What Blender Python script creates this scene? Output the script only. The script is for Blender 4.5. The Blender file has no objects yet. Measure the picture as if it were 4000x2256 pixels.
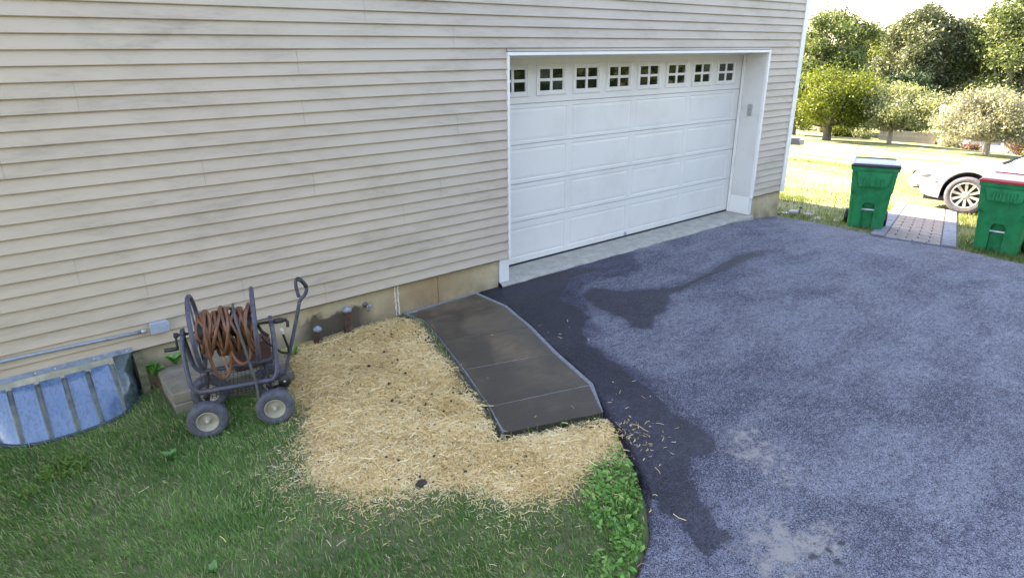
import bpy, bmesh, math, random
import numpy as np
from mathutils import Vector, Matrix, Euler

random.seed(7)
RNG = np.random.default_rng(11)
sc = bpy.context.scene
COL = sc.collection
PI = math.pi

# ------------------------------------------------------------------ camera
CAM = Vector((-4.3316, -5.4835, 2.2121))
PITCH, YAW, ROLL = 0.3562, 0.6740, -0.0066
cd = bpy.data.cameras.new('camera')
cam = bpy.data.objects.new('camera', cd)
COL.objects.link(cam)
_F = Vector((math.sin(YAW) * math.cos(PITCH), math.cos(YAW) * math.cos(PITCH), -math.sin(PITCH)))
_R = Vector((math.cos(YAW), -math.sin(YAW), 0))
_U = _R.cross(_F)
_R2 = _R * math.cos(ROLL) + _U * math.sin(ROLL)
_U2 = _U * math.cos(ROLL) - _R * math.sin(ROLL)
M = Matrix((_R2, _U2, -_F)).transposed().to_4x4()
M.translation = CAM
cam.matrix_world = M
cd.sensor_fit = 'HORIZONTAL'
cd.sensor_width = 36.0
cd.lens = 22.5
cd.clip_start = 0.05
cd.clip_end = 3000
sc.camera = cam

# ------------------------------------------------------------------ light
SUN_EL = math.radians(38)
SUN_AZ = math.radians(-17)          # clockwise from +Y: the sun stands behind the house, a little left
sundir = Vector((math.sin(SUN_AZ) * math.cos(SUN_EL), math.cos(SUN_AZ) * math.cos(SUN_EL), math.sin(SUN_EL)))
w = bpy.data.worlds.new('World')
sc.world = w
w.use_nodes = True
wn = w.node_tree
bg = wn.nodes['Background']
sky = wn.nodes.new('ShaderNodeTexSky')
sky.sky_type = 'NISHITA'
sky.sun_disc = False
sky.sun_elevation = SUN_EL
sky.sun_rotation = SUN_AZ
sky.altitude = 100
sky.air_density = 1.0
sky.dust_density = 1.2
sky.ozone_density = 1.0
wn.links.new(sky.outputs[0], bg.inputs[0])
bg.inputs[1].default_value = 0.13
sl = bpy.data.lights.new('sun', 'SUN')
sl.energy = 4.6
sl.angle = math.radians(0.53)
sl.color = (1.0, 0.95, 0.86)
so = bpy.data.objects.new('sun', sl)
so.rotation_euler = (-sundir).to_track_quat('-Z', 'Y').to_euler()
so.location = (0, 0, 30)
COL.objects.link(so)
sc.view_settings.view_transform = 'Standard'
sc.view_settings.look = 'None'
sc.view_settings.gamma = 1.0
sc.view_settings.exposure = 3.02
sc.view_settings.use_white_balance = True      # camera balanced for open shade
sc.view_settings.white_balance_temperature = 8000
sc.view_settings.white_balance_tint = 18
sc.cycles.use_denoising = True
sc.cycles.max_bounces = 6
sc.cycles.transparent_max_bounces = 12

# ------------------------------------------------------------------ helpers
def terr(x):
    return np.interp(x, [-60, -2.0, -0.9, 4.4, 5.2, 11.2, 48, 75, 110, 400],
                     [-.35, -.35, -.335, -.335, -.40, -1.02, -4.75, -7.2, -8.5, -9.5])

def vnoise(x, y, s=1.0, seed=0):
    """smooth value noise in -1..1"""
    r = np.random.default_rng(seed)
    T = r.uniform(-1, 1, (256, 256))
    x = np.asarray(x) * s + 1000.3
    y = np.asarray(y) * s + 1000.7
    xi = np.floor(x).astype(int); yi = np.floor(y).astype(int)
    fx = x - xi; fy = y - yi
    fx = fx * fx * (3 - 2 * fx); fy = fy * fy * (3 - 2 * fy)
    g = lambda a, b: T[a % 256, b % 256]
    return ((g(xi, yi) * (1 - fx) + g(xi + 1, yi) * fx) * (1 - fy)
            + (g(xi, yi + 1) * (1 - fx) + g(xi + 1, yi + 1) * fx) * fy)

def sdf(px, py, poly):
    """signed distance, positive inside"""
    px = np.asarray(px, float); py = np.asarray(py, float)
    d = np.full(px.shape, 1e9); ins = np.zeros(px.shape, bool)
    n = len(poly)
    for i in range(n):
        x0, y0 = poly[i]; x1, y1 = poly[(i + 1) % n]
        ex, ey = x1 - x0, y1 - y0
        t = np.clip(((px - x0) * ex + (py - y0) * ey) / (ex * ex + ey * ey + 1e-12), 0, 1)
        d = np.minimum(d, np.hypot(px - x0 - t * ex, py - y0 - t * ey))
        c = ((y0 > py) != (y1 > py)) & (px < (x1 - x0) * (py - y0) / (y1 - y0 + 1e-12) + x0)
        ins ^= c
    return np.where(ins, d, -d)

def tag(o, label=None, cat=None, group=None, kind=None):
    if label: o['label'] = label
    if cat: o['category'] = cat
    if group: o['group'] = group
    if kind: o['kind'] = kind
    return o

def link(name, me, mat=None, parent=None):
    o = bpy.data.objects.new(name, me)
    COL.objects.link(o)
    if mat is not None and me is not None and not me.materials:
        me.materials.append(mat)
    if parent is not None:
        o.parent = parent
    return o

def thing(name, label, cat, loc=(0, 0, 0), rot=(0, 0, 0), group=None):
    o = bpy.data.objects.new(name, None)
    o.empty_display_size = 0.1
    COL.objects.link(o)
    o.location = loc; o.rotation_euler = rot
    return tag(o, label, cat, group)

def fast_mesh(name, V, T, attrs=None):
    """V (n,3) float, T (m,k) int all faces the same size"""
    V = np.ascontiguousarray(V, np.float32); T = np.ascontiguousarray(T, np.int32)
    me = bpy.data.meshes.new(name)
    m, k = T.shape
    me.vertices.add(len(V)); me.vertices.foreach_set('co', V.ravel())
    me.loops.add(m * k); me.loops.foreach_set('vertex_index', T.ravel())
    me.polygons.add(m)
    me.polygons.foreach_set('loop_start', np.arange(0, m * k, k, dtype=np.int32))
    try:
        me.polygons.foreach_set('loop_total', np.full(m, k, np.int32))
    except Exception:
        pass
    me.update(calc_edges=True)
    for an, av in (attrs or {}).items():
        a = me.attributes.new(an, 'FLOAT', 'POINT')
        a.data.foreach_set('value', np.ascontiguousarray(av, np.float32))
    return me

def grid_mesh(name, X, Y, Z, attrs=None):
    r, c = X.shape
    V = np.stack([X.ravel(), Y.ravel(), Z.ravel()], 1)
    i = np.arange(r * c).reshape(r, c)
    T = np.stack([i[:-1, :-1].ravel(), i[:-1, 1:].ravel(), i[1:, 1:].ravel(), i[1:, :-1].ravel()], 1)
    return fast_mesh(name, V, T, {k: v.ravel() for k, v in (attrs or {}).items()})

class MB:
    def __init__(s): s.v = []; s.f = []; s.sm = []
    def add(s, V, F, smooth=False):
        b = len(s.v); s.v += [tuple(p) for p in V]
        s.f += [tuple(b + i for i in f) for f in F]; s.sm += [smooth] * len(F)
        return s
    def box(s, x0, x1, y0, y1, z0, z1):
        V = [(x, y, z) for z in (z0, z1) for y in (y0, y1) for x in (x0, x1)]
        return s.add(V, [(0, 2, 3, 1), (4, 5, 7, 6), (0, 1, 5, 4), (2, 6, 7, 3), (0, 4, 6, 2), (1, 3, 7, 5)])
    def bbox(s, x0, x1, y0, y1, z0, z1, b=0.004):
        """box with chamfered vertical+horizontal edges (bmesh bevel)"""
        bm = bmesh.new()
        bmesh.ops.create_cube(bm, size=1)
        for v in bm.verts:
            v.co = Vector(((x0 + x1) / 2 + v.co.x * (x1 - x0), (y0 + y1) / 2 + v.co.y * (y1 - y0), (z0 + z1) / 2 + v.co.z * (z1 - z0)))
        bmesh.ops.bevel(bm, geom=bm.edges[:], offset=b, segments=1, affect='EDGES')
        bm.verts.index_update()
        s.add([v.co[:] for v in bm.verts], [[v.index for v in f.verts] for f in bm.faces])
        bm.free()
        return s
    def prism(s, poly, z0, z1, top=None):
        n = len(poly); top = top or poly
        V = [(x, y, z0) for x, y in poly] + [(x, y, z1) for x, y in top]
        F = [tuple(range(n))[::-1], tuple(range(n, 2 * n))] + [(i, (i + 1) % n, n + (i + 1) % n, n + i) for i in range(n)]
        return s.add(V, F)
    def tube(s, path, r, seg=8, closed=False, caps=True):
        P = [Vector(p) for p in path]; n = len(P)
        R = r if hasattr(r, '__len__') else [r] * n
        V = []; up = None
        for i in range(n):
            if closed: t = P[(i + 1) % n] - P[i - 1]
            else: t = P[min(i + 1, n - 1)] - P[max(i - 1, 0)]
            t.normalize()
            if up is None:
                up = Vector((0, 0, 1)) if abs(t.z) < 0.9 else Vector((1, 0, 0))
            a = t.cross(up)
            if a.length < 1e-6: a = t.cross(Vector((0.3, 1, 0.2)))
            a.normalize(); b = a.cross(t); up = b
            for k in range(seg):
                q = 2 * PI * k / seg
                V.append(tuple(P[i] + (a * math.cos(q) + b * math.sin(q)) * R[i]))
        F = []
        for i in range(n if closed else n - 1):
            j = (i + 1) % n
            for k in range(seg):
                l = (k + 1) % seg
                F.append((i * seg + k, i * seg + l, j * seg + l, j * seg + k))
        s.add(V, F, True)
        if caps and not closed:
            b = len(s.v) - len(V)
            s.f += [tuple(b + k for k in range(seg))[::-1], tuple(b + (n - 1) * seg + k for k in range(seg))]
            s.sm += [False, False]
        return s
    def lathe(s, prof, seg=24, axis='z', o=(0, 0, 0), smooth=True, mod=None):
        V = []
        for j, (r, h) in enumerate(prof):
            for k in range(seg):
                a = 2 * PI * k / seg
                rr = r + (mod(j, k) if mod else 0)
                c, d = rr * math.cos(a), rr * math.sin(a)
                p = (c, d, h) if axis == 'z' else ((h, c, d) if axis == 'x' else (c, h, d))
                V.append((p[0] + o[0], p[1] + o[1], p[2] + o[2]))
        F = []
        for j in range(len(prof) - 1):
            for k in range(seg):
                l = (k + 1) % seg
                F.append((j * seg + k, j * seg + l, (j + 1) * seg + l, (j + 1) * seg + k))
        return s.add(V, F, smooth)
    def ell(s, c, r, seg=12, rings=8, jit=0.0):
        V = []
        for j in range(rings + 1):
            t = PI * j / rings
            for k in range(seg):
                a = 2 * PI * k / seg
                q = 1 + random.uniform(-jit, jit)
                V.append((c[0] + r[0] * q * math.sin(t) * math.cos(a), c[1] + r[1] * q * math.sin(t) * math.sin(a), c[2] + r[2] * q * math.cos(t)))
        F = [(j * seg + k, (j + 1) * seg + k, (j + 1) * seg + (k + 1) % seg, j * seg + (k + 1) % seg) for j in range(rings) for k in range(seg)]
        return s.add(V, F, True)
    def mesh(s, name):
        me = bpy.data.meshes.new(name)
        me.from_pydata(s.v, [], s.f)
        me.polygons.foreach_set('use_smooth', s.sm)
        bm = bmesh.new(); bm.from_mesh(me)
        bmesh.ops.remove_doubles(bm, verts=bm.verts, dist=1e-6)
        bmesh.ops.recalc_face_normals(bm, faces=bm.faces)
        bm.to_mesh(me); bm.free(); me.update()
        return me
    def build(s, name, mat, parent=None):
        return link(name, s.mesh(name), mat, parent)

def smooth_path(P, sub=6):
    """Catmull-Rom"""
    P = [Vector(p) for p in P]; out = []
    for i in range(len(P) - 1):
        p0 = P[max(i - 1, 0)]; p1 = P[i]; p2 = P[i + 1]; p3 = P[min(i + 2, len(P) - 1)]
        for k in range(sub):
            t = k / sub
            out.append(0.5 * ((2 * p1) + (p2 - p0) * t + (2 * p0 - 5 * p1 + 4 * p2 - p3) * t * t + (3 * p1 - p0 - 3 * p2 + p3) * t ** 3))
    out.append(P[-1])
    return out

# ------------------------------------------------------------------ materials
class NM:
    """small node-material builder"""
    def __init__(s, name):
        s.m = bpy.data.materials.new(name); s.m.use_nodes = True
        s.t = s.m.node_tree; s.b = s.t.nodes['Principled BSDF']; s._p = None
    def n(s, t, **k):
        x = s.t.nodes.new(t)
        for a, b in k.items(): setattr(x, a, b)
        return x
    def l(s, a, b): s.t.links.new(a, b)
    def pos(s, obj=False):
        if obj: return s.n('ShaderNodeTexCoord').outputs['Object']
        if s._p is None: s._p = s.n('ShaderNodeNewGeometry').outputs['Position']
        return s._p
    def map(s, vec, scale=(1, 1, 1), loc=(0, 0, 0), rot=(0, 0, 0)):
        x = s.n('ShaderNodeMapping'); s.l(vec, x.inputs[0])
        x.inputs['Scale'].default_value = scale; x.inputs['Location'].default_value = loc; x.inputs['Rotation'].default_value = rot
        return x.outputs[0]
    def noise(s, scale, detail=3, rough=.5, vec=None, dist=0):
        x = s.n('ShaderNodeTexNoise'); s.l(vec if vec is not None else s.pos(), x.inputs['Vector'])
        x.inputs['Scale'].default_value = scale; x.inputs['Detail'].default_value = detail
        x.inputs['Roughness'].default_value = rough; x.inputs['Distortion'].default_value = dist
        return x.outputs[0]
    def voro(s, scale, vec=None, out='Distance', feat='F1'):
        x = s.n('ShaderNodeTexVoronoi', feature=feat); s.l(vec if vec is not None else s.pos(), x.inputs['Vector'])
        x.inputs['Scale'].default_value = scale
        return x.outputs[out]
    def ramp(s, fac, stops, interp='LINEAR'):
        x = s.n('ShaderNodeValToRGB'); x.color_ramp.interpolation = interp
        e = x.color_ramp.elements
        while len(e) < len(stops): e.new(0.5)
        for i, (p, c) in enumerate(stops):
            e[i].position = p
            e[i].color = (c, c, c, 1) if not hasattr(c, '__len__') else (*c, 1)
        s.l(fac, x.inputs[0])
        return x.outputs[0]
    def mix(s, fac, a, b, blend='MIX'):
        x = s.n('ShaderNodeMix', data_type='RGBA', blend_type=blend)
        for i, v in ((0, fac), (6, a), (7, b)):
            if hasattr(v, 'links'): s.l(v, x.inputs[i])
            elif i == 0: x.inputs[0].default_value = v
            else: x.inputs[i].default_value = (*v, 1) if hasattr(v, '__len__') else (v, v, v, 1)
        return x.outputs[2]
    def math(s, op, a, b=0.0, c=None, clamp=False):
        x = s.n('ShaderNodeMath', operation=op, use_clamp=clamp)
        for i, v in enumerate((a, b) if c is None else (a, b, c)):
            if hasattr(v, 'links'): s.l(v, x.inputs[i])
            else: x.inputs[i].default_value = v
        return x.outputs[0]
    def attr(s, name):
        return s.n('ShaderNodeAttribute', attribute_name=name).outputs['Fac']
    def sep(s, vec=None):
        x = s.n('ShaderNodeSeparateXYZ'); s.l(vec if vec is not None else s.pos(), x.inputs[0]); return x.outputs
    def rnd(s): return s.n('ShaderNodeObjectInfo').outputs['Random']
    def bump(s, h, strength=.3, dist=.01):
        x = s.n('ShaderNodeBump'); x.inputs['Strength'].default_value = strength; x.inputs['Distance'].default_value = dist
        s.l(h, x.inputs['Height']); s.l(x.outputs[0], s.b.inputs['Normal'])
    def set(s, **k):
        names = dict(color='Base Color', rough='Roughness', metal='Metallic', spec='Specular IOR Level', ior='IOR', trans='Transmission Weight', coat='Coat Weight', coatr='Coat Roughness', alpha='Alpha', sss='Subsurface Weight')
        for a, v in k.items():
            i = s.b.inputs[names[a]]
            if hasattr(v, 'links'): s.l(v, i)
            else: i.default_value = (*v, 1) if hasattr(v, '__len__') else v
        return s.m

def plain(name, c, rough=.5, metal=0, var=.12, scale=20, bump=0.0, obj=True, spec=.5, dirt=None):
    a = NM(name); v = a.pos(obj)
    n1 = a.noise(scale, 4, .6, v)
    col = a.mix(a.ramp(n1, [(.3, 0), (.7, 1)]), tuple(x * (1 - var) for x in c), tuple(min(1, x * (1 + var)) for x in c))
    if dirt:
        n2 = a.noise(scale * .35, 5, .7, v)
        col = a.mix(a.ramp(n2, [(.5, 0), (.72, .8)]), col, dirt)
    if bump: a.bump(n1, bump, .004)
    return a.set(color=col, rough=rough, metal=metal, spec=spec)

# siding: grey-beige vinyl with mildew smears
def m_siding():
    a = NM('vinyl_siding'); p = a.pos()
    grain = a.noise(60, 3, .6, a.map(p, (.35, 1, 6)))
    big = a.noise(.55, 3, .5)
    mil = a.noise(1.5, 6, .72, a.map(p, (.62, 1, 2.3), rot=(0, .38, 0)), .4)
    mil2 = a.noise(15, 5, .75, a.map(p, (.4, 1, 2.0), rot=(0, .5, 0)))
    m = a.math('MULTIPLY', a.ramp(mil, [(.45, 0), (.70, 1)]), a.ramp(mil2, [(.32, .15), (.66, 1)]))
    base = a.mix(a.ramp(big, [(.3, 0), (.7, 1)]), (.465, .40, .335), (.51, .445, .38))
    base = a.mix(a.math('MULTIPLY', a.rnd(), .5), base, (.51, .435, .36))
    x = a.sep(p)
    warm_bounce = a.ramp(a.math('ADD', a.math('MULTIPLY_ADD', x[0], -.14, .32), a.math('MULTIPLY', x[2], -.14), clamp=True), [(0, 0), (1, .75)])  # warm light bounced off the straw, painted in towards the lower left
    base = a.mix(warm_bounce, base, (.56, .43, .29))
    col = a.mix(a.math('MULTIPLY', m, .72), base, (.25, .205, .145))
    col = a.mix(a.math('MULTIPLY', grain, .16), col, (.40, .36, .32))
    a.bump(grain, .12, .002)
    return a.set(color=col, rough=.55, spec=.35)
SIDING = m_siding()

def m_white(name, c, grime=.35, scale=3.0):
    a = NM(name); p = a.pos()
    n = a.noise(scale, 5, .7); n2 = a.noise(40, 3, .6)
    col = a.mix(a.math('MULTIPLY', a.ramp(n, [(.48, 0), (.8, 1)]), grime), c, (.42, .39, .34))
    col = a.mix(a.math('MULTIPLY', n2, .08), col, (.5, .48, .44))
    a.bump(n2, .06, .002)
    return a.set(color=col, rough=.42, spec=.4)
WHITE = m_white('white_trim', (.78, .78, .76), .25)
DOORW = m_white('garage_door_white', (.735, .715, .68), .3, 1.6)
REVEAL = m_white('white_jamb_board', (.66, .655, .63), .5, 2.5)

def m_concrete():
    a = NM('foundation_concrete'); p = a.pos(); s = a.sep(p)
    n = a.noise(3, 6, .65); n2 = a.noise(28, 4, .7); n3 = a.voro(55)
    col = a.mix(a.ramp(n, [(.35, 0), (.65, 1)]), (.42, .33, .19), (.56, .47, .31))
    # rust-brown damp staining towards the walkway
    r = a.math('SUBTRACT', 1.0, a.math('ABSOLUTE', a.math('MULTIPLY', a.math('ADD', s[0], 1.05), 1.15)), clamp=True)
    r = a.math('MULTIPLY', r, a.ramp(n, [(.3, .35), (.62, 1)]))
    col = a.mix(a.math('MULTIPLY', r, .95), col, (.30, .17, .07))
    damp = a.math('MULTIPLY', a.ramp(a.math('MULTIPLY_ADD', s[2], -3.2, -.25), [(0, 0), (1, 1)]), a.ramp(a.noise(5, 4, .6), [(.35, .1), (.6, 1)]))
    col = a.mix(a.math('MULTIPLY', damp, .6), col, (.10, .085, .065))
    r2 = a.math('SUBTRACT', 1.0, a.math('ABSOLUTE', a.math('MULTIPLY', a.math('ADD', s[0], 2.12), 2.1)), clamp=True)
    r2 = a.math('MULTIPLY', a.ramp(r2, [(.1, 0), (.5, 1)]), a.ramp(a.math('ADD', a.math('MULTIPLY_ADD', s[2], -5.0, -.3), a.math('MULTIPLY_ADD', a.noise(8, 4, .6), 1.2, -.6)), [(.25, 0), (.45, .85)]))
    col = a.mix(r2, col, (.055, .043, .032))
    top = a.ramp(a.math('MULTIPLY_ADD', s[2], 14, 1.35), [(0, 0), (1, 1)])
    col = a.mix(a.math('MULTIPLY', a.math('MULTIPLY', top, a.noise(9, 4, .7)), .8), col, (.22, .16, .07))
    col = a.mix(a.ramp(n3, [(0, .5), (.12, 0)]), col, (.14, .11, .08))
    a.bump(n2, .4, .006)
    return a.set(color=col, rough=.9)
CONC = m_concrete()

def m_slab():
    a = NM('apron_concrete')
    n = a.noise(7, 6, .7); n2 = a.noise(60, 3, .7); v = a.voro(90)
    col = a.mix(a.ramp(n, [(.35, 0), (.65, 1)]), (.30, .28, .235), (.43, .41, .36))
    col = a.mix(a.ramp(v, [(0, .6), (.25, 0)]), col, (.16, .14, .11))
    a.bump(n2, .6, .008)
    return a.set(color=col, rough=.9)
SLAB = m_slab()

def m_asphalt():
    a = NM('asphalt'); p = a.pos()
    n = a.noise(1.1, 5, .6, a.map(p, (1, 1.6, 1), rot=(0, 0, .5)), .4)
    st = a.noise(2.6, 5, .65, a.map(p, (.45, 2.2, 1), rot=(0, 0, -.75)))
    agg = a.voro(210, out='Color'); aggd = a.voro(210)
    fine = a.noise(260, 2, .7)
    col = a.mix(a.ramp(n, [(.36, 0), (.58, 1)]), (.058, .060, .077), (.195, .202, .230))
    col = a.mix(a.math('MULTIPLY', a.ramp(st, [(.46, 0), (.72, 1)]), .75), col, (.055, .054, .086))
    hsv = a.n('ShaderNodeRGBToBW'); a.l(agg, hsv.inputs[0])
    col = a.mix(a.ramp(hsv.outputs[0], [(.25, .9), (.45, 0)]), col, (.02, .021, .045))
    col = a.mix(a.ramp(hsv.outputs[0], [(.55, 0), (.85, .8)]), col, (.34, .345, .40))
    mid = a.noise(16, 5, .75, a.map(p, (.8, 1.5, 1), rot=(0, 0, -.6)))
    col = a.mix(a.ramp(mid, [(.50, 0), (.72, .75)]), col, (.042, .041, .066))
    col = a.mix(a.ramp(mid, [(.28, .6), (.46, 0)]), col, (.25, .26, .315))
    # bare sandy wear
    tan = a.math('ADD', a.attr('tan'), a.math('MULTIPLY_ADD', a.noise(13, 6, .8), 2.2, -1.16))
    col = a.mix(a.math('MULTIPLY', a.ramp(tan, [(.46, 0), (.80, 1)]), .8), col, (.34, .31, .275))
    # wet patches
    wet = a.math('ADD', a.attr('wet'), a.math('MULTIPLY_ADD', a.noise(7, 6, .72), .62, -.31))
    wm = a.ramp(wet, [(.475, 0), (.525, 1)])
    damp = a.math('MAXIMUM', a.ramp(wet, [(.18, 0), (.5, .55)]), a.ramp(a.attr('damp'), [(.40, 0), (.62, .95)]))
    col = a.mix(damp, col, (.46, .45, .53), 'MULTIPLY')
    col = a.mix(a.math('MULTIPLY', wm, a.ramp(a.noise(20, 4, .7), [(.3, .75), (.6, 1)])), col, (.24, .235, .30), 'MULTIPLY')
    # oil blots
    oil = None
    for x, y, r in ((-1.40, -4.37, .040), (-1.29, -4.40, .028), (-1.33, -4.475, .034), (-1.30, -4.325, .018), (-1.18, -4.42, .024)):
        vm = a.n('ShaderNodeVectorMath', operation='DISTANCE'); a.l(p, vm.inputs[0]); vm.inputs[1].default_value = (x, y, -.322)
        d = a.math('DIVIDE', vm.outputs['Value'], r)
        oil = d if oil is None else a.math('MINIMUM', oil, d)
    oil = a.math('ADD', oil, a.math('MULTIPLY_ADD', a.noise(30, 4, .7), 2.4, -1.1))
    col = a.mix(a.ramp(oil, [(.6, .85), (1.15, 0)]), col, (.05, .046, .048))
    a.bump(a.math('ADD', aggd, a.math('MULTIPLY', fine, .5)), .55, .006)
    rough = a.mix(wm, (.85,) * 3, (.42,) * 3)
    return a.set(color=col, rough=rough, spec=.25)
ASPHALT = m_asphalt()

def m_ground():
    a = NM('lawn_ground'); p = a.pos()
    n = a.noise(1.7, 5, .6); f = a.noise(70, 4, .7); s = a.sep(p)
    g = a.mix(a.ramp(n, [(.35, 0), (.65, 1)]), (.11, .16, .055), (.24, .21, .12))
    g = a.mix(a.math('MULTIPLY', f, .35), g, (.05, .055, .025))
    # far lawn: drier, paler; greener bands paint in tree-shadow stripes
    far = a.ramp(a.math('MULTIPLY_ADD', s[0], .11, -.62), [(0, 0), (1, 1)])
    shade_band = a.noise(.42, 3, .55, a.map(p, (1, .22, 1), rot=(0, 0, -.25)))
    fl = a.mix(a.ramp(shade_band, [(.36, 0), (.50, 1)]), (.085, .125, .03), (.235, .245, .125))
    fl = a.mix(a.ramp(a.noise(9, 4, .7), [(.4, .0), (.75, .4)]), fl, (.14, .17, .06))
    g = a.mix(far, g, fl)
    bare = a.attr('bare')
    soil = a.mix(a.ramp(a.noise(38, 4, .7), [(.34, 0), (.50, 1)]), (.08, .058, .04), (.60, .43, .21))
    soil = a.mix(a.attr('dark'), soil, a.mix(a.noise(60, 4, .7), (.030, .024, .019), (.085, .066, .048)))
    col = a.mix(bare, g, soil)
    a.bump(f, .5, .02)
    return a.set(color=col, rough=.95, spec=.2)
GROUND = m_ground()

def leafmat(name, c1, c2, c3=None, trans=.35, rough=.5):
    a = NM(name); r = a.attr('rnd')
    stops = [(0, c1), (.6, c2)] + ([(1, c3)] if c3 else [])
    col = a.ramp(r, stops)
    a.set(color=col, rough=rough, spec=.3)
    if trans:
        tr = a.n('ShaderNodeBsdfTranslucent'); a.l(a.mix(1.0, col, (1.0, 1.0, .55), 'MULTIPLY'), tr.inputs[0])
        mx = a.n('ShaderNodeMixShader'); mx.inputs[0].default_value = trans
        out = a.t.nodes['Material Output']
        a.l(a.b.outputs[0], mx.inputs[1]); a.l(tr.outputs[0], mx.inputs[2]); a.l(mx.outputs[0], out.inputs[0])
    return a.m
GRASS = leafmat('grass_blades', (.075, .20, .045), (.21, .39, .105), (.66, .57, .36), .4)
GRASS2 = leafmat('sunny_grass_blades', (.085, .135, .03), (.17, .21, .07), (.32, .30, .17), .4)
STRAW = leafmat('straw', (.62, .42, .17), (.93, .70, .35), (.98, .85, .58), .25, .6)
CLOVER = leafmat('clover_leaves', (.10, .28, .055), (.20, .44, .09), (.34, .54, .14), .3)
WEED = leafmat('weed_leaves', (.07, .17, .03), (.15, .27, .05), (.26, .34, .07), .3)
BARK = plain('bark', (.14, .115, .09), .95, var=.5, scale=6, bump=.8)
BARK2 = plain('pale_bark', (.26, .235, .20), .95, var=.4, scale=6, bump=.8)

BLUESTEEL = plain('dark_painted_steel', (.068, .069, .10), .5, var=.35, scale=30, dirt=(.12, .095, .08))
DARKMETAL = plain('dark_metal', (.035, .035, .038), .55, .3, var=.3, scale=30, dirt=(.10, .07, .05))
RUBBER = plain('tyre_rubber', (.085, .085, .10), .85, var=.35, scale=25, bump=.4, dirt=(.13, .12, .115))
CREAM = plain('cream_rim_paint', (.36, .33, .26), .5, var=.15, scale=18, dirt=(.26, .2, .11))
HOSE = plain('brown_rubber_hose', (.20, .085, .045), .42, var=.35, scale=14, dirt=(.11, .06, .045))
HOSE2 = plain('grey_green_hose', (.075, .08, .085), .5, var=.3, scale=14, dirt=(.13, .12, .07))
BLACKP = plain('black_plastic', (.018, .018, .02), .4, var=.2)
GALV = plain('galvanised_steel', (.34, .37, .43), .5, .45, var=.15, scale=30)
GREYBOX = plain('grey_metal_box', (.42, .46, .54), .45, .2, var=.08)
RUST = plain('rusty_iron', (.085, .04, .025), .85, var=.5, scale=22, bump=.6, dirt=(.16, .075, .035))
BROWNBOX = plain('red_brown_metal', (.10, .04, .032), .65, var=.3, scale=10, dirt=(.07, .045, .035))
FLAG = None

def m_flag():
    a = NM('brown_flagstone'); p = a.pos(); r = a.rnd()
    st = a.noise(5, 6, .65, a.map(p, (1.0, 4.2, 1), rot=(0, 0, -.22)), .3)
    n = a.noise(1.9, 6, .66, None, .4); f = a.noise(90, 3, .7)
    col = a.mix(a.ramp(st, [(.3, 0), (.7, 1)]), (.112, .078, .047), (.19, .138, .084))
    col = a.mix(a.math('MULTIPLY', r, .8), col, (.070, .056, .045))
    wet = a.ramp(n, [(.40, 0), (.56, 1)])
    col = a.mix(a.math('MULTIPLY', wet, .85), col, (.042, .034, .028))
    col = a.mix(a.math('MULTIPLY', f, .18), col, (.2, .18, .15))
    a.bump(a.math('ADD', st, a.math('MULTIPLY', f, .4)), .35, .008)
    return a.set(color=col, rough=a.mix(wet, (.62,) * 3, (.34,) * 3), spec=.4)
FLAG = m_flag()
MORTAR = plain('grey_mortar', (.20, .205, .215), .9, var=.25, scale=25, bump=.6, obj=False)
STEPSTONE = plain('lichen_grey_stone', (.25, .215, .155), .9, var=.25, scale=9, bump=.6, dirt=(.12, .115, .06))
BINGREEN = plain('green_bin_plastic', (.001, .20, .075), .6, var=.25, scale=7, dirt=(.03, .24, .11), spec=.15)
BINBLACK = plain('black_bin_lid', (.02, .021, .028), .3, var=.15, spec=.7)
BINRED = plain('red_bin_lid', (.42, .03, .025), .15, var=.12, spec=.8)
CARWHITE = plain('white_car_paint', (.80, .80, .80), .2, var=.02)
SILVER = plain('silver_alloy', (.5, .48, .42), .35, .6, var=.08)
CARGLASS = plain('dark_car_glass', (.015, .018, .02), .06, var=.1)
LAMPGL = plain('headlight_plastic', (.35, .36, .38), .1, var=.1)
AMBER = plain('amber_marker', (.4, .12, .08), .3)
PINKPAVE = plain('rose_grey_paver', (.26, .205, .175), .85, var=.22, scale=12, bump=.4, obj=False)
GREYPAVE = plain('blue_grey_paver', (.19, .20, .235), .85, var=.22, scale=12, bump=.4, obj=False)

# ------------------------------------------------------------------ ground
STRAWP = [(-2.55, -.06), (-2.05, -.05), (-1.45, -.06), (-1.36, -.30), (-1.50, -.85), (-1.68, -1.50), (-1.84, -2.08), (-1.97, -2.45),
          (-1.30, -2.70), (-1.20, -2.70), (-1.32, -2.93), (-1.50, -3.02), (-1.77, -3.08), (-2.05, -3.12), (-2.36, -3.02), (-2.44, -2.74), (-2.62, -2.60),
          (-3.05, -2.38), (-3.22, -2.05), (-3.12, -1.62), (-2.94, -1.30), (-2.86, -.75), (-2.72, -.35)]
WALKP = [(-1.372, -.052), (-.49, -.02), (-.472, -.514), (-.623, -1.106), (-.817, -1.683), (-.985, -2.295), (-1.218, -2.664),
         (-1.957, -2.41), (-1.816, -2.051), (-1.66, -1.50), (-1.47, -.90), (-1.33, -.30)]
_ly = [-30, -8.0, -5.5, -4.4, -3.87, -3.68, -3.53, -3.26, -2.84, -2.664, -2.295, -1.683, -1.106, -.514, 0.2]
_lx = [-8, -5.5, -4.0, -3.0, -2.23, -1.90, -1.75, -1.53, -1.27, -1.20, -.975, -.807, -.613, -.465, -.46]
_ry = [-30, -12, -6, -4.5, -3.46, -2.9, -2.49, -1.62, -1.17, -.6, -.2, 0.2]
_rx = [3.5, 4.8, 5.3, 5.62, 5.93, 6.08, 6.12, 5.98, 5.96, 5.98, 5.85, 5.72]
def driveL(y): return np.interp(y, _ly, _lx)
def driveR(y): return np.interp(y, _ry, _rx)

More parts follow.
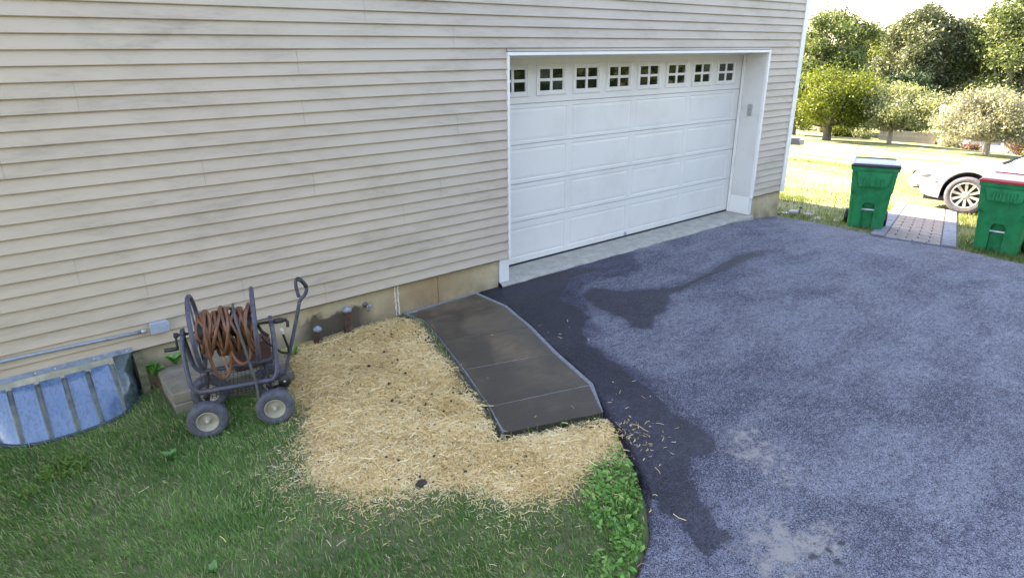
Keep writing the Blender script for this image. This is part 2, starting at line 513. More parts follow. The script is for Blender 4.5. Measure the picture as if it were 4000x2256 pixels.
def mound(x, y):
    d = sdf(x, y, STRAWP)
    h = .045 * np.clip((d + .05) / .30, 0, 1)
    h += np.where(d > -.1, .012 * vnoise(x, y, 6, 3) * np.clip((d + .1) / .2, 0, 1), 0)
    return h

def groundz(x, y):
    x = np.asarray(x, float); y = np.asarray(y, float)
    z = terr(x) + .012 * vnoise(x, y, 1.3, 5) + .006 * vnoise(x, y, 5, 6)
    far = np.clip((x - 12) / 20, 0, 1)
    z = z + far * .25 * vnoise(x, y, .09, 9)
    near = (x > -6) & (x < 0) & (y > -5.5) & (y < .3)
    m = np.zeros_like(z)
    m[near] = mound(x[near], y[near])
    z = z + m
    # tuck under the driveway and walkway
    ins = np.minimum(x - driveL(y), driveR(y) - x)
    z = np.where((y < .4) & (ins > -.03), np.minimum(z, terr(x) - .05), z)
    w_ = np.full(z.shape, -1.0); w_[near] = sdf(x[near], y[near], WALKP)
    z = np.where(w_ > -.01, terr(x) - .06, z)
    return z

def axis(lo, d0, d1, hi, step, grow):
    a = list(np.arange(d0, d1 + step / 2, step)); s = step
    r = [a[-1]]
    while r[-1] < hi: s *= grow; r.append(r[-1] + s)
    s = step; l = [a[0]]
    while l[-1] > lo: s *= grow; l.append(l[-1] - s)
    return np.array(l[::-1][:-1] + a + r[1:])
gx = axis(-300, -6, 7.0, 900, .07, 1.13); gy = axis(-500, -5.0, 1.0, 700, .07, 1.13)
GX, GY = np.meshgrid(gx, gy)
GZ = groundz(GX, GY)
bare = np.zeros_like(GX)
nr = (GX > -6) & (GX < 0) & (GY > -5.5) & (GY < .3)
sd_ = sdf(GX[nr], GY[nr], STRAWP)
bare[nr] = np.clip((sd_ + .05) / .1, 0, 1)
# a strip of bare soil along the foundation
dark = np.zeros_like(GX)
wk_ = sdf(GX[nr], GY[nr], WALKP)
dark[nr] = np.clip(1.25 + wk_ / .16 + .45 * vnoise(GX[nr], GY[nr], 6, 23), 0, 1) * (wk_ < 0)
bare = np.maximum(bare, np.where((GX > -6) & (GX < -.4) & (GY > -.16), .9, 0))
g = link('ground', grid_mesh('ground', GX, GY, GZ, {'bare': bare, 'dark': dark}), GROUND)
for pl in g.data.polygons: pl.use_smooth = True
tag(g, kind='structure')

# ------------------------------------------------------------------ driveway
WET1 = [(0.39, -0.81), (0.66, -0.7), (0.81, -0.99), (1.33, -1.3), (1.72, -1.28), (2.24, -1.19), (2.96, -1.05), (3.38, -1.17), (3.19, -1.31), (2.79, -1.28), (2.09, -1.36), (1.61, -1.40), (1.15, -1.44), (0.92, -1.62), (0.53, -1.73), (0.27, -1.89), (0.14, -1.81), (0.27, -1.51), (0.21, -1.32), (0.27, -1.09)]
WET2 = [(-0.5, 0.1), (0.41, 0.1), (0.93, -0.1), (1.34, -0.24), (1.34, -0.41), (0.76, -0.34), (0.37, -0.55), (0.14, -0.76), (0.12, -1.05), (0.05, -1.3), (-.2, -1.47), (-0.42, -1.75), (-0.49, -2.05), (-0.59, -2.44), (-0.67, -2.67), (-0.76, -2.94), (-0.83, -3.4), (-0.92, -3.48), (-1.24, -3.48), (-1.33, -3.53), (-1.48, -3.8), (-1.6, -4.01), (-1.7, -4.06), (-1.86, -4.06), (-1.88, -3.95), (-1.78, -3.77), (-1.77, -3.61), (-1.6, -3.25), (-1.4, -2.93), (-1.3, -2.66), (-1.05, -2.28), (-0.9, -1.67), (-0.55, -0.54)]
TANP = [(-1.52, -3.98), (-1.29, -3.96), (-1.13, -4.17), (-1.04, -4.38), (-1.3, -4.55), (-1.52, -4.5), (-1.80, -4.35), (-1.76, -4.14)]
TAN2 = [(-1.15, -3.5), (-.75, -3.15), (-.35, -3.3), (-.45, -3.8), (-.8, -4.25), (-1.1, -4.1)]
ys = np.concatenate([np.arange(.0, -5.0, -.022), np.geomspace(5.0, 30, 40) * -1])
U_ = np.linspace(0, 1, 300)
edge_w = np.array([.012 * vnoise(0, q, 9, 21) + .02 * vnoise(0, q, 3, 22) for q in ys])
DX = (driveL(ys) + edge_w)[:, None] * (1 - U_) + (driveR(ys) + edge_w[::-1] * 1.5)[:, None] * U_
DY = np.repeat(ys[:, None], len(U_), 1)
DZ = terr(DX) + .012 + .004 * vnoise(DX, DY, 2, 31)
DZ[:, 0] -= .05; DZ[:, -1] -= .05                      # worn edges turned down into the soil
DZ[:, 1] -= .006; DZ[:, -2] -= .012
DAMP = [(-.6, .1), (1.7, .1), (2.3, -.05), (1.9, -.45), (1.3, -.75), (.75, -.70), (.45, -.82), (.2, -1.2), (-.1, -1.45), (-.3, -1.9), (-.45, -2.4), (-.6, -2.75), (-1.2, -2.7), (-.7, -1.5)]
wetv = np.maximum(sdf(DX, DY, WET1) - .02, sdf(DX, DY, WET2) - .03)
wetv = np.clip(wetv / .22 * .5 + .5, 0, 1)
dampv = np.clip(sdf(DX, DY, DAMP) / .5 + .42 + .22 * vnoise(DX, DY, 3.0, 33) + .12 * vnoise(DX, DY, 9, 34), 0, 1)
tanv = np.clip(np.maximum(sdf(DX, DY, TANP), sdf(DX, DY, TAN2) - .12) / .7 + .45, 0, 1)
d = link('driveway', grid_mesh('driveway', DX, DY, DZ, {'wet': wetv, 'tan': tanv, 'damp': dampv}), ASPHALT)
for pl in d.data.polygons: pl.use_smooth = True
tag(d, kind='structure')
def drivez(x, y): return terr(x) + .012

# ------------------------------------------------------------------ house
house = thing('house', 'tan vinyl-sided house with an attached white two-car garage door', 'house', (0, 0, 0))
E_ = 0.1016
XL, XR, DEPTH, TOP = -11.0, 5.86, 8.7, 8.6
OX0, OX1, OZ0, OZ1 = 0.0, 4.90, -.287, 2.16           # garage opening
RV = .385                                            # door set back
wall = MB()
wall.box(XL, OX0 - .02, .004, .2, -.02, TOP)
wall.box(OX1 + .02, XR - .01, .004, .2, -.02, TOP)
wall.box(OX0 - .02, OX1 + .02, .004, .2, OZ1 + .02, TOP)
wall.box(XR - .21, XR - .012, .2, DEPTH, -.02, TOP)
wall.box(XL, XL + .2, .2, DEPTH, -.02, TOP)
wall.box(XL + .2, XR - .21, DEPTH - .2, DEPTH, -.02, TOP)
wall.box(XL + .2, XR - .21, 1.0, 1.2, -.5, TOP)        # inner wall keeps the garage dark
wall.build('wall', plain('house_wrap', (.20, .19, .18), .9), house)
# roof: gable running along x
rf = MB()
ov = .35
V = [(XL - ov, -ov, TOP - .05), (XR + .05, -ov, TOP - .05), (XR + .05, DEPTH + ov, TOP - .05), (XL - ov, DEPTH + ov, TOP - .05),
     (XL - ov, DEPTH / 2, TOP + 2.6), (XR + .05, DEPTH / 2, TOP + 2.6)]
rf.add(V, [(0, 1, 5, 4), (2, 3, 4, 5), (0, 3, 2, 1), (1, 2, 5), (3, 0, 4)])
rf.build('roof', plain('roof_shingles', (.07, .065, .06), .9), house)

def course_profile(n0, k, zcut=None):
    """(y,z) outline of k clapboard courses starting at course n0"""
    P = []
    for i in range(k):
        z0 = (n0 + i) * E_; z1 = z0 + E_
        if zcut and z0 < zcut: z0 = zcut
        P += [(-.001, z0 + .010), (-.0215, z0 + .0015), (-.0255, z0 + .0025), (-.0265, z0 + .007), (-.0250, z0 + .012), (-.0030, z1 + .010)]
    return P
def siding_panel(x0, x1, n0, k=2, zcut=None, dy=0.0):
    P = course_profile(n0, k, zcut)
    V = [(x, y + dy, z) for x in (x0, x1) for y, z in P]; n = len(P)
    F = [(i, i + 1, n + i + 1, n + i) for i in range(n - 1)]
    me = bpy.data.meshes.new('siding_panel'); me.from_pydata(V, [], F); me.update()
    return link('siding_panel', me, SIDING, house)
SEAMS = {0: [-2.20], 2: [-2.92], 4: [-3.63], 6: [-4.05, -1.32], 8: [-.88], 10: [-2.19], 12: [-3.07], 14: [-.65], 16: [-2.21], 18: [-3.80],
         20: [-2.21, 5.27], 22: [-.66, 3.09], 24: [-1.57, 2.05], 26: [-3.4, .25, 5.31], 28: [-1.2, 2.4], 30: [-2.6, 1.1, 4.7], 32: [-.4, 3.2], 34: [-2.0, 1.7]}
for n0 in range(0, 36, 2):
    spans = [(XL, -.012), (4.945, 5.775)] if n0 < 22 else [(XL, 5.775)]
    for a_, b_ in spans:
        cuts = [a_] + sorted(s_ for s_ in SEAMS[n0] if a_ < s_ < b_) + [b_]
        if cuts[1] - cuts[0] > 3.9 and a_ == XL:
            cuts = [a_] + list(np.arange(cuts[1] - 3.66, a_, -3.66))[::-1] + cuts[1:]
        for i in range(len(cuts) - 1):
            siding_panel(cuts[i] + (.0014 if i else 0), cuts[i + 1], n0, 2, None, -.0012 * (i % 2))
siding_panel(-.012, 1.53, 21, 1, 2.20); siding_panel(1.5325, 4.945, 21, 1, 2.20, -.001)
# plain cladding above the panels that can be told apart
b = MB()
for i in range(36, 84):
    P = course_profile(i, 1)
    n = len(P)
    b.add([(x, y, z) for x in (XL, 5.775) for y, z in P], [(q, q + 1, n + q + 1, n + q) for q in range(n - 1)])
b.build('upper_cladding', SIDING, house)
# right end wall cladding
b = MB()
for i in range(0, 84):
    z = i * E_
    b.add([(XR + .004, .10, z), (XR + .016, .10, z + .002), (XR + .004, .10, z + E_), (XR + .004, DEPTH, z), (XR + .016, DEPTH, z + .002), (XR + .004, DEPTH, z + E_)], [(0, 1, 4, 3), (1, 2, 5, 4)])
b.build('end_cladding', SIDING, house)
# corner post
MB().bbox(5.765, XR + .022, -.032, .004, -.022, 3.8, .004).bbox(XR - .008, XR + .022, .006, .10, -.022, 3.8, .004).build('corner_trim', WHITE, house)
# foundation
fb = MB()
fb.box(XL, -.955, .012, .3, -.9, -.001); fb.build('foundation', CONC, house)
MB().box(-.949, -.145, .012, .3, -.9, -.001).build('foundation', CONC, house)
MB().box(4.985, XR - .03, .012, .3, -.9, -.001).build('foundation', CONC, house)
MB().box(XR - .06, XR - .031, .3, DEPTH, -1.2, -.021).build('foundation', CONC, house)
# pale mineral run down an old crack
b = MB()
PALE = plain('efflorescence', (.62, .58, .50), .9, var=.25, scale=40, obj=False)
for xo in (-1.462, -1.43):
    pts = [(xo + random.uniform(-.005, .005), .0095, z) for z in np.linspace(-.33, -.008, 14)]
    for i in range(13):
        w0 = .006 + .004 * random.random()
        (x0, y0, z0), (x1, y1, z1) = pts[i], pts[i + 1]
        b.add([(x0 - w0, .0115, z0), (x0, .008, z0), (x0 + w0, .0115, z0), (x1 - w0, .0115, z1), (x1, .008, z1), (x1 + w0, .0115, z1)], [(0, 1, 4, 3), (1, 2, 5, 4)])
b.build('mineral_run', PALE, house)

# garage opening: apron, jambs, trim
ap = MB()
nseg = 60
xs_ = np.linspace(-.13, 4.985, nseg)
V = []; F = []
for i, x in enumerate(xs_):
    jit = .010 * float(vnoise(x, 0, 9, 41)) + .006 * float(vnoise(x, 0, 31, 42))
    z0 = OZ0 - .002
    V += [(x, RV + .12, z0 + .006), (x, .015, z0), (x, -.030 + jit, z0 - .006 + .4 * jit), (x, -.052 + jit, z0 - .022 + jit), (x, -.056 + jit, -.55)]
for i in range(nseg - 1):
    for k in range(4):
        F.append((i * 5 + k, i * 5 + k + 1, (i + 1) * 5 + k + 1, (i + 1) * 5 + k))
ap.add(V, F); ap.build('apron', SLAB, house)
MB().box(OX0 - .13, OX0 + .002, -.004, RV + .1, OZ0 + .004, -.004).build('jamb_foot', WHITE, house)
MB().box(OX1 - .002, OX1 + .075, -.004, RV + .1, OZ0 + .004, -.004).build('jamb_foot', WHITE, house)
MB().box(OX0 - .03, OX0, .0, RV + .1, -.002, OZ1 + .03).build('jamb', REVEAL, house)
MB().box(OX1, OX1 + .03, .0, RV + .1, -.002, OZ1 + .03).build('jamb', REVEAL, house)
MB().box(OX0, OX1, .003, RV + .1, OZ1, OZ1 + .03).build('soffit', REVEAL, house)
MB().bbox(OX1 - .028, OX1 - .002, RV - .055, RV - .012, OZ0 + .003, OZ1 - .002, .003).build('stop_moulding', WHITE, house)
MB().bbox(OX0 + .002, OX0 + .028, RV - .055, RV - .012, OZ0 + .003, OZ1 - .002, .003).build('stop_moulding', WHITE, house)
MB().bbox(OX0 + .03, OX1 - .03, RV - .055, RV - .012, OZ1 - .028, OZ1 - .002, .003).build('stop_moulding', WHITE, house)
MB().bbox(OX0 - .014, OX0 + .012, -.036, .002, -.015, OZ1 + .002, .003).build('opening_trim', WHITE, house)
MB().bbox(OX1 - .004, OX1 + .044, -.036, .002, -.015, OZ1 + .002, .003).build('opening_trim', WHITE, house)
MB().bbox(OX0 - .014, OX1 + .044, -.038, .002, OZ1 + .0025, OZ1 + .036, .003).build('opening_trim', WHITE, house)

# garage door: part of the house, its sections, window frames and panes below it
DX0, DX1, DY0 = .012, 4.888, RV
door = MB().box(DX0, DX1, DY0 + .012, DY0 + .05, -.262, 2.15).build('garage_door', plain('door_gap', (.22, .21, .2), .7), house)
MB().box(DX0, DX1, DY0 + .002, DY0 + .045, -.288, -.2625).build('bottom_seal', plain('black_rubber_seal', (.008, .008, .012), .6), door)
JZ = [-.262, .258, .722, 1.179, 1.637, 2.15]
COLS = [(.148, 1.228), (1.315, 2.398), (2.482, 3.568), (3.652, 4.738)]
def rect(x0, x1, z0, z1, y): return [(x0, y, z0), (x1, y, z0), (x1, y, z1), (x0, y, z1)]
def ring(mb, a, b_):
    mb.add(a + b_, [(i, (i + 1) % 4, 4 + (i + 1) % 4, 4 + i) for i in range(4)])
def face_with_holes(mb, x0, x1, z0, z1, holes, y):
    """front skin around a row of rectangular holes (x0,x1,z0,z1)"""
    xs = [x0]
    for h in holes: xs += [h[0], h[1]]
    xs.append(x1); hz0, hz1 = holes[0][2], holes[0][3]
    for i in range(len(xs) - 1):
        mb.add(rect(xs[i], xs[i + 1], z0, hz0, y), [(0, 1, 2, 3)])
        mb.add(rect(xs[i], xs[i + 1], hz1, z1, y), [(0, 1, 2, 3)])
        if i % 2 == 0: mb.add(rect(xs[i], xs[i + 1], hz0, hz1, y), [(0, 1, 2, 3)])
for k in range(4):
    z0, z1 = JZ[k] + (.002 if k else 0), JZ[k + 1] - .002
    pz = [(-.192, .177), (.303, .673), (.764, 1.133), (1.213, 1.590)][k]
    mb = MB()
    holes = [(a_, b_, pz[0], pz[1]) for a_, b_ in COLS]
    face_with_holes(mb, DX0, DX1, z0 + .004, z1 - .004, holes, DY0)
    ring(mb, rect(DX0, DX1, z0 + .004, z1 - .004, DY0), rect(DX0, DX1, z0, z1, DY0 + .012))
    for a_, b_ in COLS:
        q = [rect(a_, b_, pz[0], pz[1], DY0), rect(a_ + .007, b_ - .007, pz[0] + .007, pz[1] - .007, DY0 + .006),
             rect(a_ + .014, b_ - .014, pz[0] + .014, pz[1] - .014, DY0 + .006), rect(a_ + .045, b_ - .045, pz[0] + .042, pz[1] - .042, DY0 + .002)]
        for i in range(3): ring(mb, q[i], q[i + 1])
        mb.add(q[3], [(0, 1, 2, 3)])
    mb.build('door_section', DOORW, door)
mb = MB()
WX = [(.148 + .584 * k, .148 + .584 * k + .472) for k in range(8)]
wz0, wz1 = 1.716, 2.064
holes = [(a_ + .02, b_ - .02, wz0 + .02, wz1 - .02) for a_, b_ in WX]
face_with_holes(mb, DX0, DX1, JZ[4] + .006, JZ[5], holes, DY0)
ring(mb, rect(DX0, DX1, JZ[4] + .006, JZ[5], DY0), rect(DX0, DX1, JZ[4] + .002, JZ[5] + .002, DY0 + .012))
mb.build('door_section', DOORW, door)
def m_pane():
    a = NM('window_glass'); r = a.rnd()
    c = a.ramp(r, [(0, (.006, .008, .006)), (.8, (.016, .02, .014)), (.93, (.05, .055, .05))])
    return a.set(color=c, rough=.03, spec=.5, ior=1.5)
PANE = m_pane()
for a_, b_ in WX:
    mb = MB()
    # stepped surround
    q = [rect(a_, b_, wz0, wz1, DY0 + .001), rect(a_ + .004, b_ - .004, wz0 + .004, wz1 - .004, DY0 - .016), rect(a_ + .024, b_ - .024, wz0 + .024, wz1 - .024, DY0 - .018),
         rect(a_ + .030, b_ - .030, wz0 + .030, wz1 - .030, DY0 - .008), rect(a_ + .036, b_ - .036, wz0 + .036, wz1 - .036, DY0 - .010), rect(a_ + .052, b_ - .052, wz0 + .054, wz1 - .054, DY0 - .010),
         rect(a_ + .055, b_ - .055, wz0 + .057, wz1 - .057, DY0 + .012)]
    for i in range(6): ring(mb, q[i], q[i + 1])
    mx, mz = (a_ + b_) / 2, (wz0 + wz1) / 2
    mb.bbox(mx - .019, mx + .019, DY0 - .006, DY0 + .014, wz0 + .0555, wz1 - .0555, .004)
    mb.bbox(a_ + .0535, mx - .0195, DY0 - .0055, DY0 + .0135, mz - .0165, mz + .0165, .004)
    mb.bbox(mx + .0195, b_ - .0535, DY0 - .0055, DY0 + .0135, mz - .0165, mz + .0165, .004)
    mb.build('window_frame', DOORW, door)
    for px0, px1 in ((a_ + .05, mx - .005), (mx + .005, b_ - .05)):
        for pz0, pz1 in ((wz0 + .05, mz - .005), (mz + .005, wz1 - .05)):
            MB().box(px0, px1, DY0 + .007, DY0 + .011, pz0, pz1).build('pane', PANE, door)
mb = MB(); mb.lathe([(0.001, -.006), (.026, -.005), (.030, 0)], 16, 'y', (2.42, DY0 - .0, -.235)); mb.build('lock_plate', GALV, door)

# keypad on the right jamb
kp = thing('keypad', 'small grey door-opener keypad on the white garage jamb', 'keypad', (OX1, .175, 1.33))
MB().bbox(-.026, -.0005, -.035, .035, -.085, .085, .006).build('case', plain('keypad_grey', (.36, .35, .32), .5), kp)
MB().bbox(-.030, -.0262, -.028, .028, -.075, .03, .002).build('cover', plain('keypad_cover', (.30, .29, .27), .45), kp)

# conduit and junction box on the siding
cb = thing('conduit', 'thin grey metal electrical conduit running along the lower siding', 'conduit', (-3.70, -.04, .150))
MB().tube([(-7.3, 0, .03), (-2.0, 0, .025), (-.95, 0, .025), (0, 0, 0)], .0125, 10).build('pipe', GALV, cb)
MB().lathe([(.018, -.035), (.02, -.03), (.02, -.012), (.015, -.010), (.015, .0)], 12, 'x').build('connector', plain('silver_connector', (.6, .58, .52), .4, .5), cb)
jb = thing('junction_box', 'grey metal junction box on the siding at the conduit end', 'electrical box', (-3.605, -.018, .163))
MB().bbox(-.064, .064, -.055, 0, -.040, .040, .003).build('box', GREYBOX, jb)
MB().bbox(-.068, .068, -.061, -.0555, -.044, .044, .002).build('cover', GREYBOX, jb)
MB().lathe([(.001, -.004), (.005, -.003), (.005, 0)], 8, 'y', (.055, -.061, .0)).build('screw', GALV, jb)

# rusty cleanout pipes and the spigot
def cleanout(label, x, y, zb, zt, r, capr):
    t = thing('cleanout_pipe', label, 'pipe', (x, y, zb), (random.uniform(-.03, .03), .02, 0))
    h = zt - zb
    MB().lathe([(r * 1.35, -.08), (r * 1.35, .02), (r * 1.15, .05), (r, .07), (r, h - .02)], 20).build('pipe', RUST, t)
    MB().lathe([(r * .9, h - .035), (capr, h - .03), (capr, h - .008), (capr * .92, h), (capr * .55, h), (capr * .5, h + .012), (.001, h + .012)], 16).build('cap', plain('zinc_cap', (.30, .34, .38), .55, .4, var=.2), t)
    return t
cleanout('tall rusty cleanout pipe with a pale grey cap against the foundation', -2.04, -.085, -.30, -.075, .034, .047)
cleanout('short rusty cleanout pipe with a square-topped cap behind the cart handle', -2.345, -.085, -.345, -.19, .034, .040)
t = thing('spigot', 'brass outdoor spigot with a round handle on the concrete foundation', 'spigot', (-1.80, .012, -.125))
MB().lathe([(.03, 0), (.03, -.008), (.014, -.012), (.014, -.05), (.018, -.055), (.018, -.075), (.012, -.08), (.001, -.08)], 14, 'y').tube([(0, -.05, 0), (0, -.07, -.02), (0, -.075, -.045)], .013, 10).build('body', plain('weathered_brass', (.22, .2, .16), .45, .6, var=.3), t)
MB().lathe([(.006, -.08), (.006, -.095)], 8, 'y').build('stem', GALV, t)
hb = MB(); hb.tube([(.026 * math.cos(q), -.096, .026 * math.sin(q)) for q in np.linspace(0, 2 * PI, 15)[:-1]], .005, 6, True)
for q in (0, PI / 3, 2 * PI / 3): hb.tube([(.026 * math.cos(q), -.096, .026 * math.sin(q)), (-.026 * math.cos(q), -.096, -.026 * math.sin(q))], .003, 5)
hb.build('hand_wheel', GALV, t)

# downspout end and splash extension at the corner
t = thing('downspout', 'white downspout turning out over the ground at the house corner', 'downspout', (5.935, .42, -.47))
MB().bbox(-.035, .035, -.03, .03, .02, 4.0, .006).build('pipe', WHITE, t)
ex = MB(); ex.bbox(-.03, .66, -.032, .032, -.045, .016, .006)
eo = ex.build('extension', WHITE, t); eo.rotation_euler = (0, math.radians(5), math.radians(-33))

# ------------------------------------------------------------------ walkway of brown flagstones
walk = tag(bpy.data.objects.new('walkway', None), kind='structure'); COL.objects.link(walk)
Lp = [(-1.372, -.052), (-1.330, -.300), (-1.455, -.830), (-1.625, -1.435), (-1.816, -2.051), (-1.957, -2.410)]
Rp = [(-.49, -.022), (-.472, -.514), (-.623, -1.106), (-.817, -1.683), (-.985, -2.295), (-1.218, -2.664)]
def inset(poly, d_):
    cx = sum(p[0] for p in poly) / len(poly); cy = sum(p[1] for p in poly) / len(poly)
    out = []; n = len(poly)
    for i in range(n):
        p0 = Vector(poly[i - 1]); p1 = Vector(poly[i]); p2 = Vector(poly[(i + 1) % n])
        e1 = (p1 - p0).normalized(); e2 = (p2 - p1).normalized()
        n1 = Vector((-e1.y, e1.x)); n2 = Vector((-e2.y, e2.x))
        c = Vector((cx, cy))
        if n1.dot(c - p1) < 0: n1 = -n1
        if n2.dot(c - p1) < 0: n2 = -n2
        q = (n1 + n2); q = q / max(.3, q.length_squared) * 2
        out.append(tuple(p1 + q * d_))
    return out
for i in range(5):
    poly = [Lp[i], Rp[i], Rp[i + 1], Lp[i + 1]]
    # ragged split edges
    rag = []
    for a_, b_ in zip(poly, poly[1:] + poly[:1]):
        for k in range(6):
            t_ = k / 6
            rag.append((a_[0] + (b_[0] - a_[0]) * t_ + random.uniform(-.003, .003), a_[1] + (b_[1] - a_[1]) * t_ + random.uniform(-.003, .003)))
    o1 = inset(poly, .006)
    rag2 = []
    for (a_, b_) in zip(o1, o1[1:] + o1[:1]):
        for k in range(6):
            t_ = k / 6
            rag2.append((a_[0] + (b_[0] - a_[0]) * t_ + random.uniform(-.003, .003), a_[1] + (b_[1] - a_[1]) * t_ + random.uniform(-.003, .003)))
    top = inset(o1, .004)
    rag3 = [(p[0] * .995 + sum(q[0] for q in poly) / 4 * .005, p[1] * .995 + sum(q[1] for q in poly) / 4 * .005) for p in rag2]
    zt = -.318 + random.uniform(-.002, .002)
    mb = MB(); mb.prism(rag2, zt - .06, zt - .004); mb.prism(rag2, zt - .0038, zt, rag3)
    mb.build('flagstone', FLAG, walk)
bed = Lp + Rp[::-1]
bed2 = [(x - .002, y) for x, y in Lp[:-1]] + [(Lp[-1][0], Lp[-1][1] + .02)] + [(Rp[-1][0] + .02, Rp[-1][1] + .02)] + [(x + .035, y) for x, y in Rp[-2::-1]]
bed2[0] = (-1.40, .011); bed2[-1] = (-.45, .011)
mb = MB(); mb.prism(bed2, -.42, -.3225); mb.build('mortar_bed', MORTAR, walk)

# ------------------------------------------------------------------ stone steps behind the cart
st = thing('stone_step', 'weathered two-tier stone slab step behind the hose cart', 'step', (-3.25, -.36, -.35))
def stone_slab(x0, x1, y0, y1, z0, z1, seed):
    mb = MB(); r = random.Random(seed); n = 7
    poly = []
    for (a_, b_) in (((x0, y0), (x1, y0)), ((x1, y0), (x1, y1)), ((x1, y1), (x0, y1)), ((x0, y1), (x0, y0))):
        for k in range(n):
            q = k / n
            poly.append((a_[0] + (b_[0] - a_[0]) * q + r.uniform(-.006, .006), a_[1] + (b_[1] - a_[1]) * q + r.uniform(-.006, .006)))
    cx, cy = (x0 + x1) / 2, (y0 + y1) / 2
    tp = [(cx + (x - cx) * .98, cy + (y - cy) * .97) for x, y in poly]
    mb.prism(poly, z0, z1 - .008); mb.prism(poly, z1 - .0078, z1, tp)
    return mb
stone_slab(-.45, .44, -.26, .28, .095, .175, 2).build('slab', STEPSTONE, st)
stone_slab(-.44, .46, -.285, .27, -.05, .090, 3).build('slab', STEPSTONE, st)
# red-brown metal box standing on the step behind the cart
bx = thing('metal_box', 'dull red-brown metal box standing behind the hose cart', 'box', (-3.06, -.50, -.172), (0, 0, math.radians(-6)))
MB().bbox(-.145, .145, -.075, .075, 0, .20, .008).build('body', BROWNBOX, bx)
MB().bbox(-.149, .149, -.079, .079, .2003, .222, .006).build('lid', BROWNBOX, bx)

# ------------------------------------------------------------------ hose reel cart
CARTZ = -.348
cart = thing('hose_reel_cart', 'four-wheeled dark steel hose reel cart parked on the grass', 'hose cart', (-3.30, -.93, CARTZ), (0, 0, math.radians(-16.5)))
def uframe(s_):
    P = [(-.293, s_ * .035, .715), (-.300, s_ * .07, .66), (-.298, s_ * .11, .58), (-.290, s_ * .155, .45), (-.280, s_ * .17, .385), (-.255, s_ * .17, .345), (-.215, s_ * .17, .332),
         (0, s_ * .17, .331), (.215, s_ * .17, .332), (.255, s_ * .17, .345), (.28, s_ * .17, .385), (.288, s_ * .155, .45), (.294, s_ * .11, .58), (.294, s_ * .07, .66), (.289, s_ * .035, .715)]
    return MB().tube(smooth_path(P, 4), .0165, 10)
uframe(-1).build('frame', BLUESTEEL, cart); uframe(1).build('frame', BLUESTEEL, cart)
for x in (-.293, .289):
    MB().bbox(x - .014, x + .014, -.048, .048, .69, .745, .004).build('bracket', BLUESTEEL, cart)
MB().tube([(-.345, 0, .715), (.37, 0, .712)], .010, 10).build('axle', DARKMETAL, cart)
MB().lathe([(.012, -.20), (.062, -.195), (.062, .175), (.012, .18)], 20, 'x', (0, 0, .713)).build('drum', DARKMETAL, cart)
for x, tl in ((-.205, -.05), (.182, .03)):
    mb = MB()
    ringp = [(x + tl * math.sin(q) * .3, .26 * math.cos(q), .713 + .26 * math.sin(q)) for q in np.linspace(0, 2 * PI, 49)[:-1]]
    mb.tube(ringp, .0155, 10, True)
    ro = mb.build('reel_ring', BLUESTEEL, cart)
    for q in (.3, .3 + PI / 2):
        c_, s_ = .26 * math.cos(q), .26 * math.sin(q)
        MB().tube([(x, c_, .713 + s_), (x, -c_, .713 - s_)], .007, 8).build('spoke', BLUESTEEL, ro)
ck = MB(); ck.lathe([(.018, -.014), (.018, .014)], 10, 'x', (-.335, 0, .715)); ck.tube([(-.335, 0, .715), (-.34, -.012, .665), (-.335, -.02, .625)], .008, 8)
cr = ck.build('crank', DARKMETAL, cart)
MB().tube([(-.33, -.02, .623), (-.345, -.02, .623), (-.42, -.02, .622)], [.010, .0145, .0145], 10).build('grip', BLACKP, cr)
# wire tray
mb = MB()
for x in np.linspace(-.25, .25, 19): mb.tube([(x, -.165, .325), (x, -.16, .262), (x, .16, .262), (x, .165, .325)], .0016, 4, caps=False)
for y in np.linspace(-.16, .16, 12): mb.tube([(-.26, y, .2625), (.26, y, .2625)], .0016, 4, caps=False)
for z in (.283, .305):
    for y in (-.163, .163): mb.tube([(-.25, y, z), (.25, y, z)], .0016, 4, caps=False)
tr = mb.build('wire_tray', DARKMETAL, cart)
for s_ in (-1, 1):
    MB().tube([(s_ * .20, -.17, .318), (s_ * .215, -.10, .22), (s_ * .22, -.08, .14)], .012, 8).tube([(s_ * .20, .17, .318), (s_ * .215, .10, .22), (s_ * .22, .08, .14)], .012, 8).tube([(s_ * .22, -.20, .135), (s_ * .22, .20, .135)], .011, 8).build('wheel_support', DARKMETAL, cart)
def tread(j, k): return (.0035 if (k + (j % 2)) % 2 else -.002) if j in (3, 4, 5, 6) else 0
tyre_me = MB().lathe([(.070, -.030), (.082, -.042), (.105, -.046), (.124, -.040), (.134, -.022), (.134, .022), (.124, .040), (.105, .046), (.082, .042), (.070, .030)], 56, 'y', mod=tread).mesh('tyre')
tyre_me.materials.append(RUBBER)
rim_me = MB().lathe([(.071, .036), (.076, -.036), (.071, -.040), (.066, -.034), (.060, -.010), (.035, -.006), (.026, -.012), (.018, -.014), (.016, -.034), (.001, -.034)], 28, 'y').lathe([(.071, .036), (.03, .02), (.001, .02)], 20, 'y').mesh('rim')
rim_me.materials.append(CREAM)
hub_me = MB().lathe([(.011, -.034), (.011, -.046), (.006, -.048), (.001, -.048)], 10, 'y').mesh('hub'); hub_me.materials.append(plain('hub_nut', (.5, .47, .4), .4, .5))
for x in (-.215, .235):
    for s_ in (-1, 1):
        wh = bpy.data.objects.new('wheel', tyre_me); COL.objects.link(wh); wh.parent = cart
        wh.location = (x, s_ * .215, .134); wh.rotation_euler = (0, random.uniform(0, 3), 0 if s_ < 0 else PI)
        if x > 0: wh.rotation_euler.z += math.radians(-4)
        for nm, me in (('rim', rim_me), ('hub', hub_me)):
            q = bpy.data.objects.new(nm, me); COL.objects.link(q); q.parent = wh
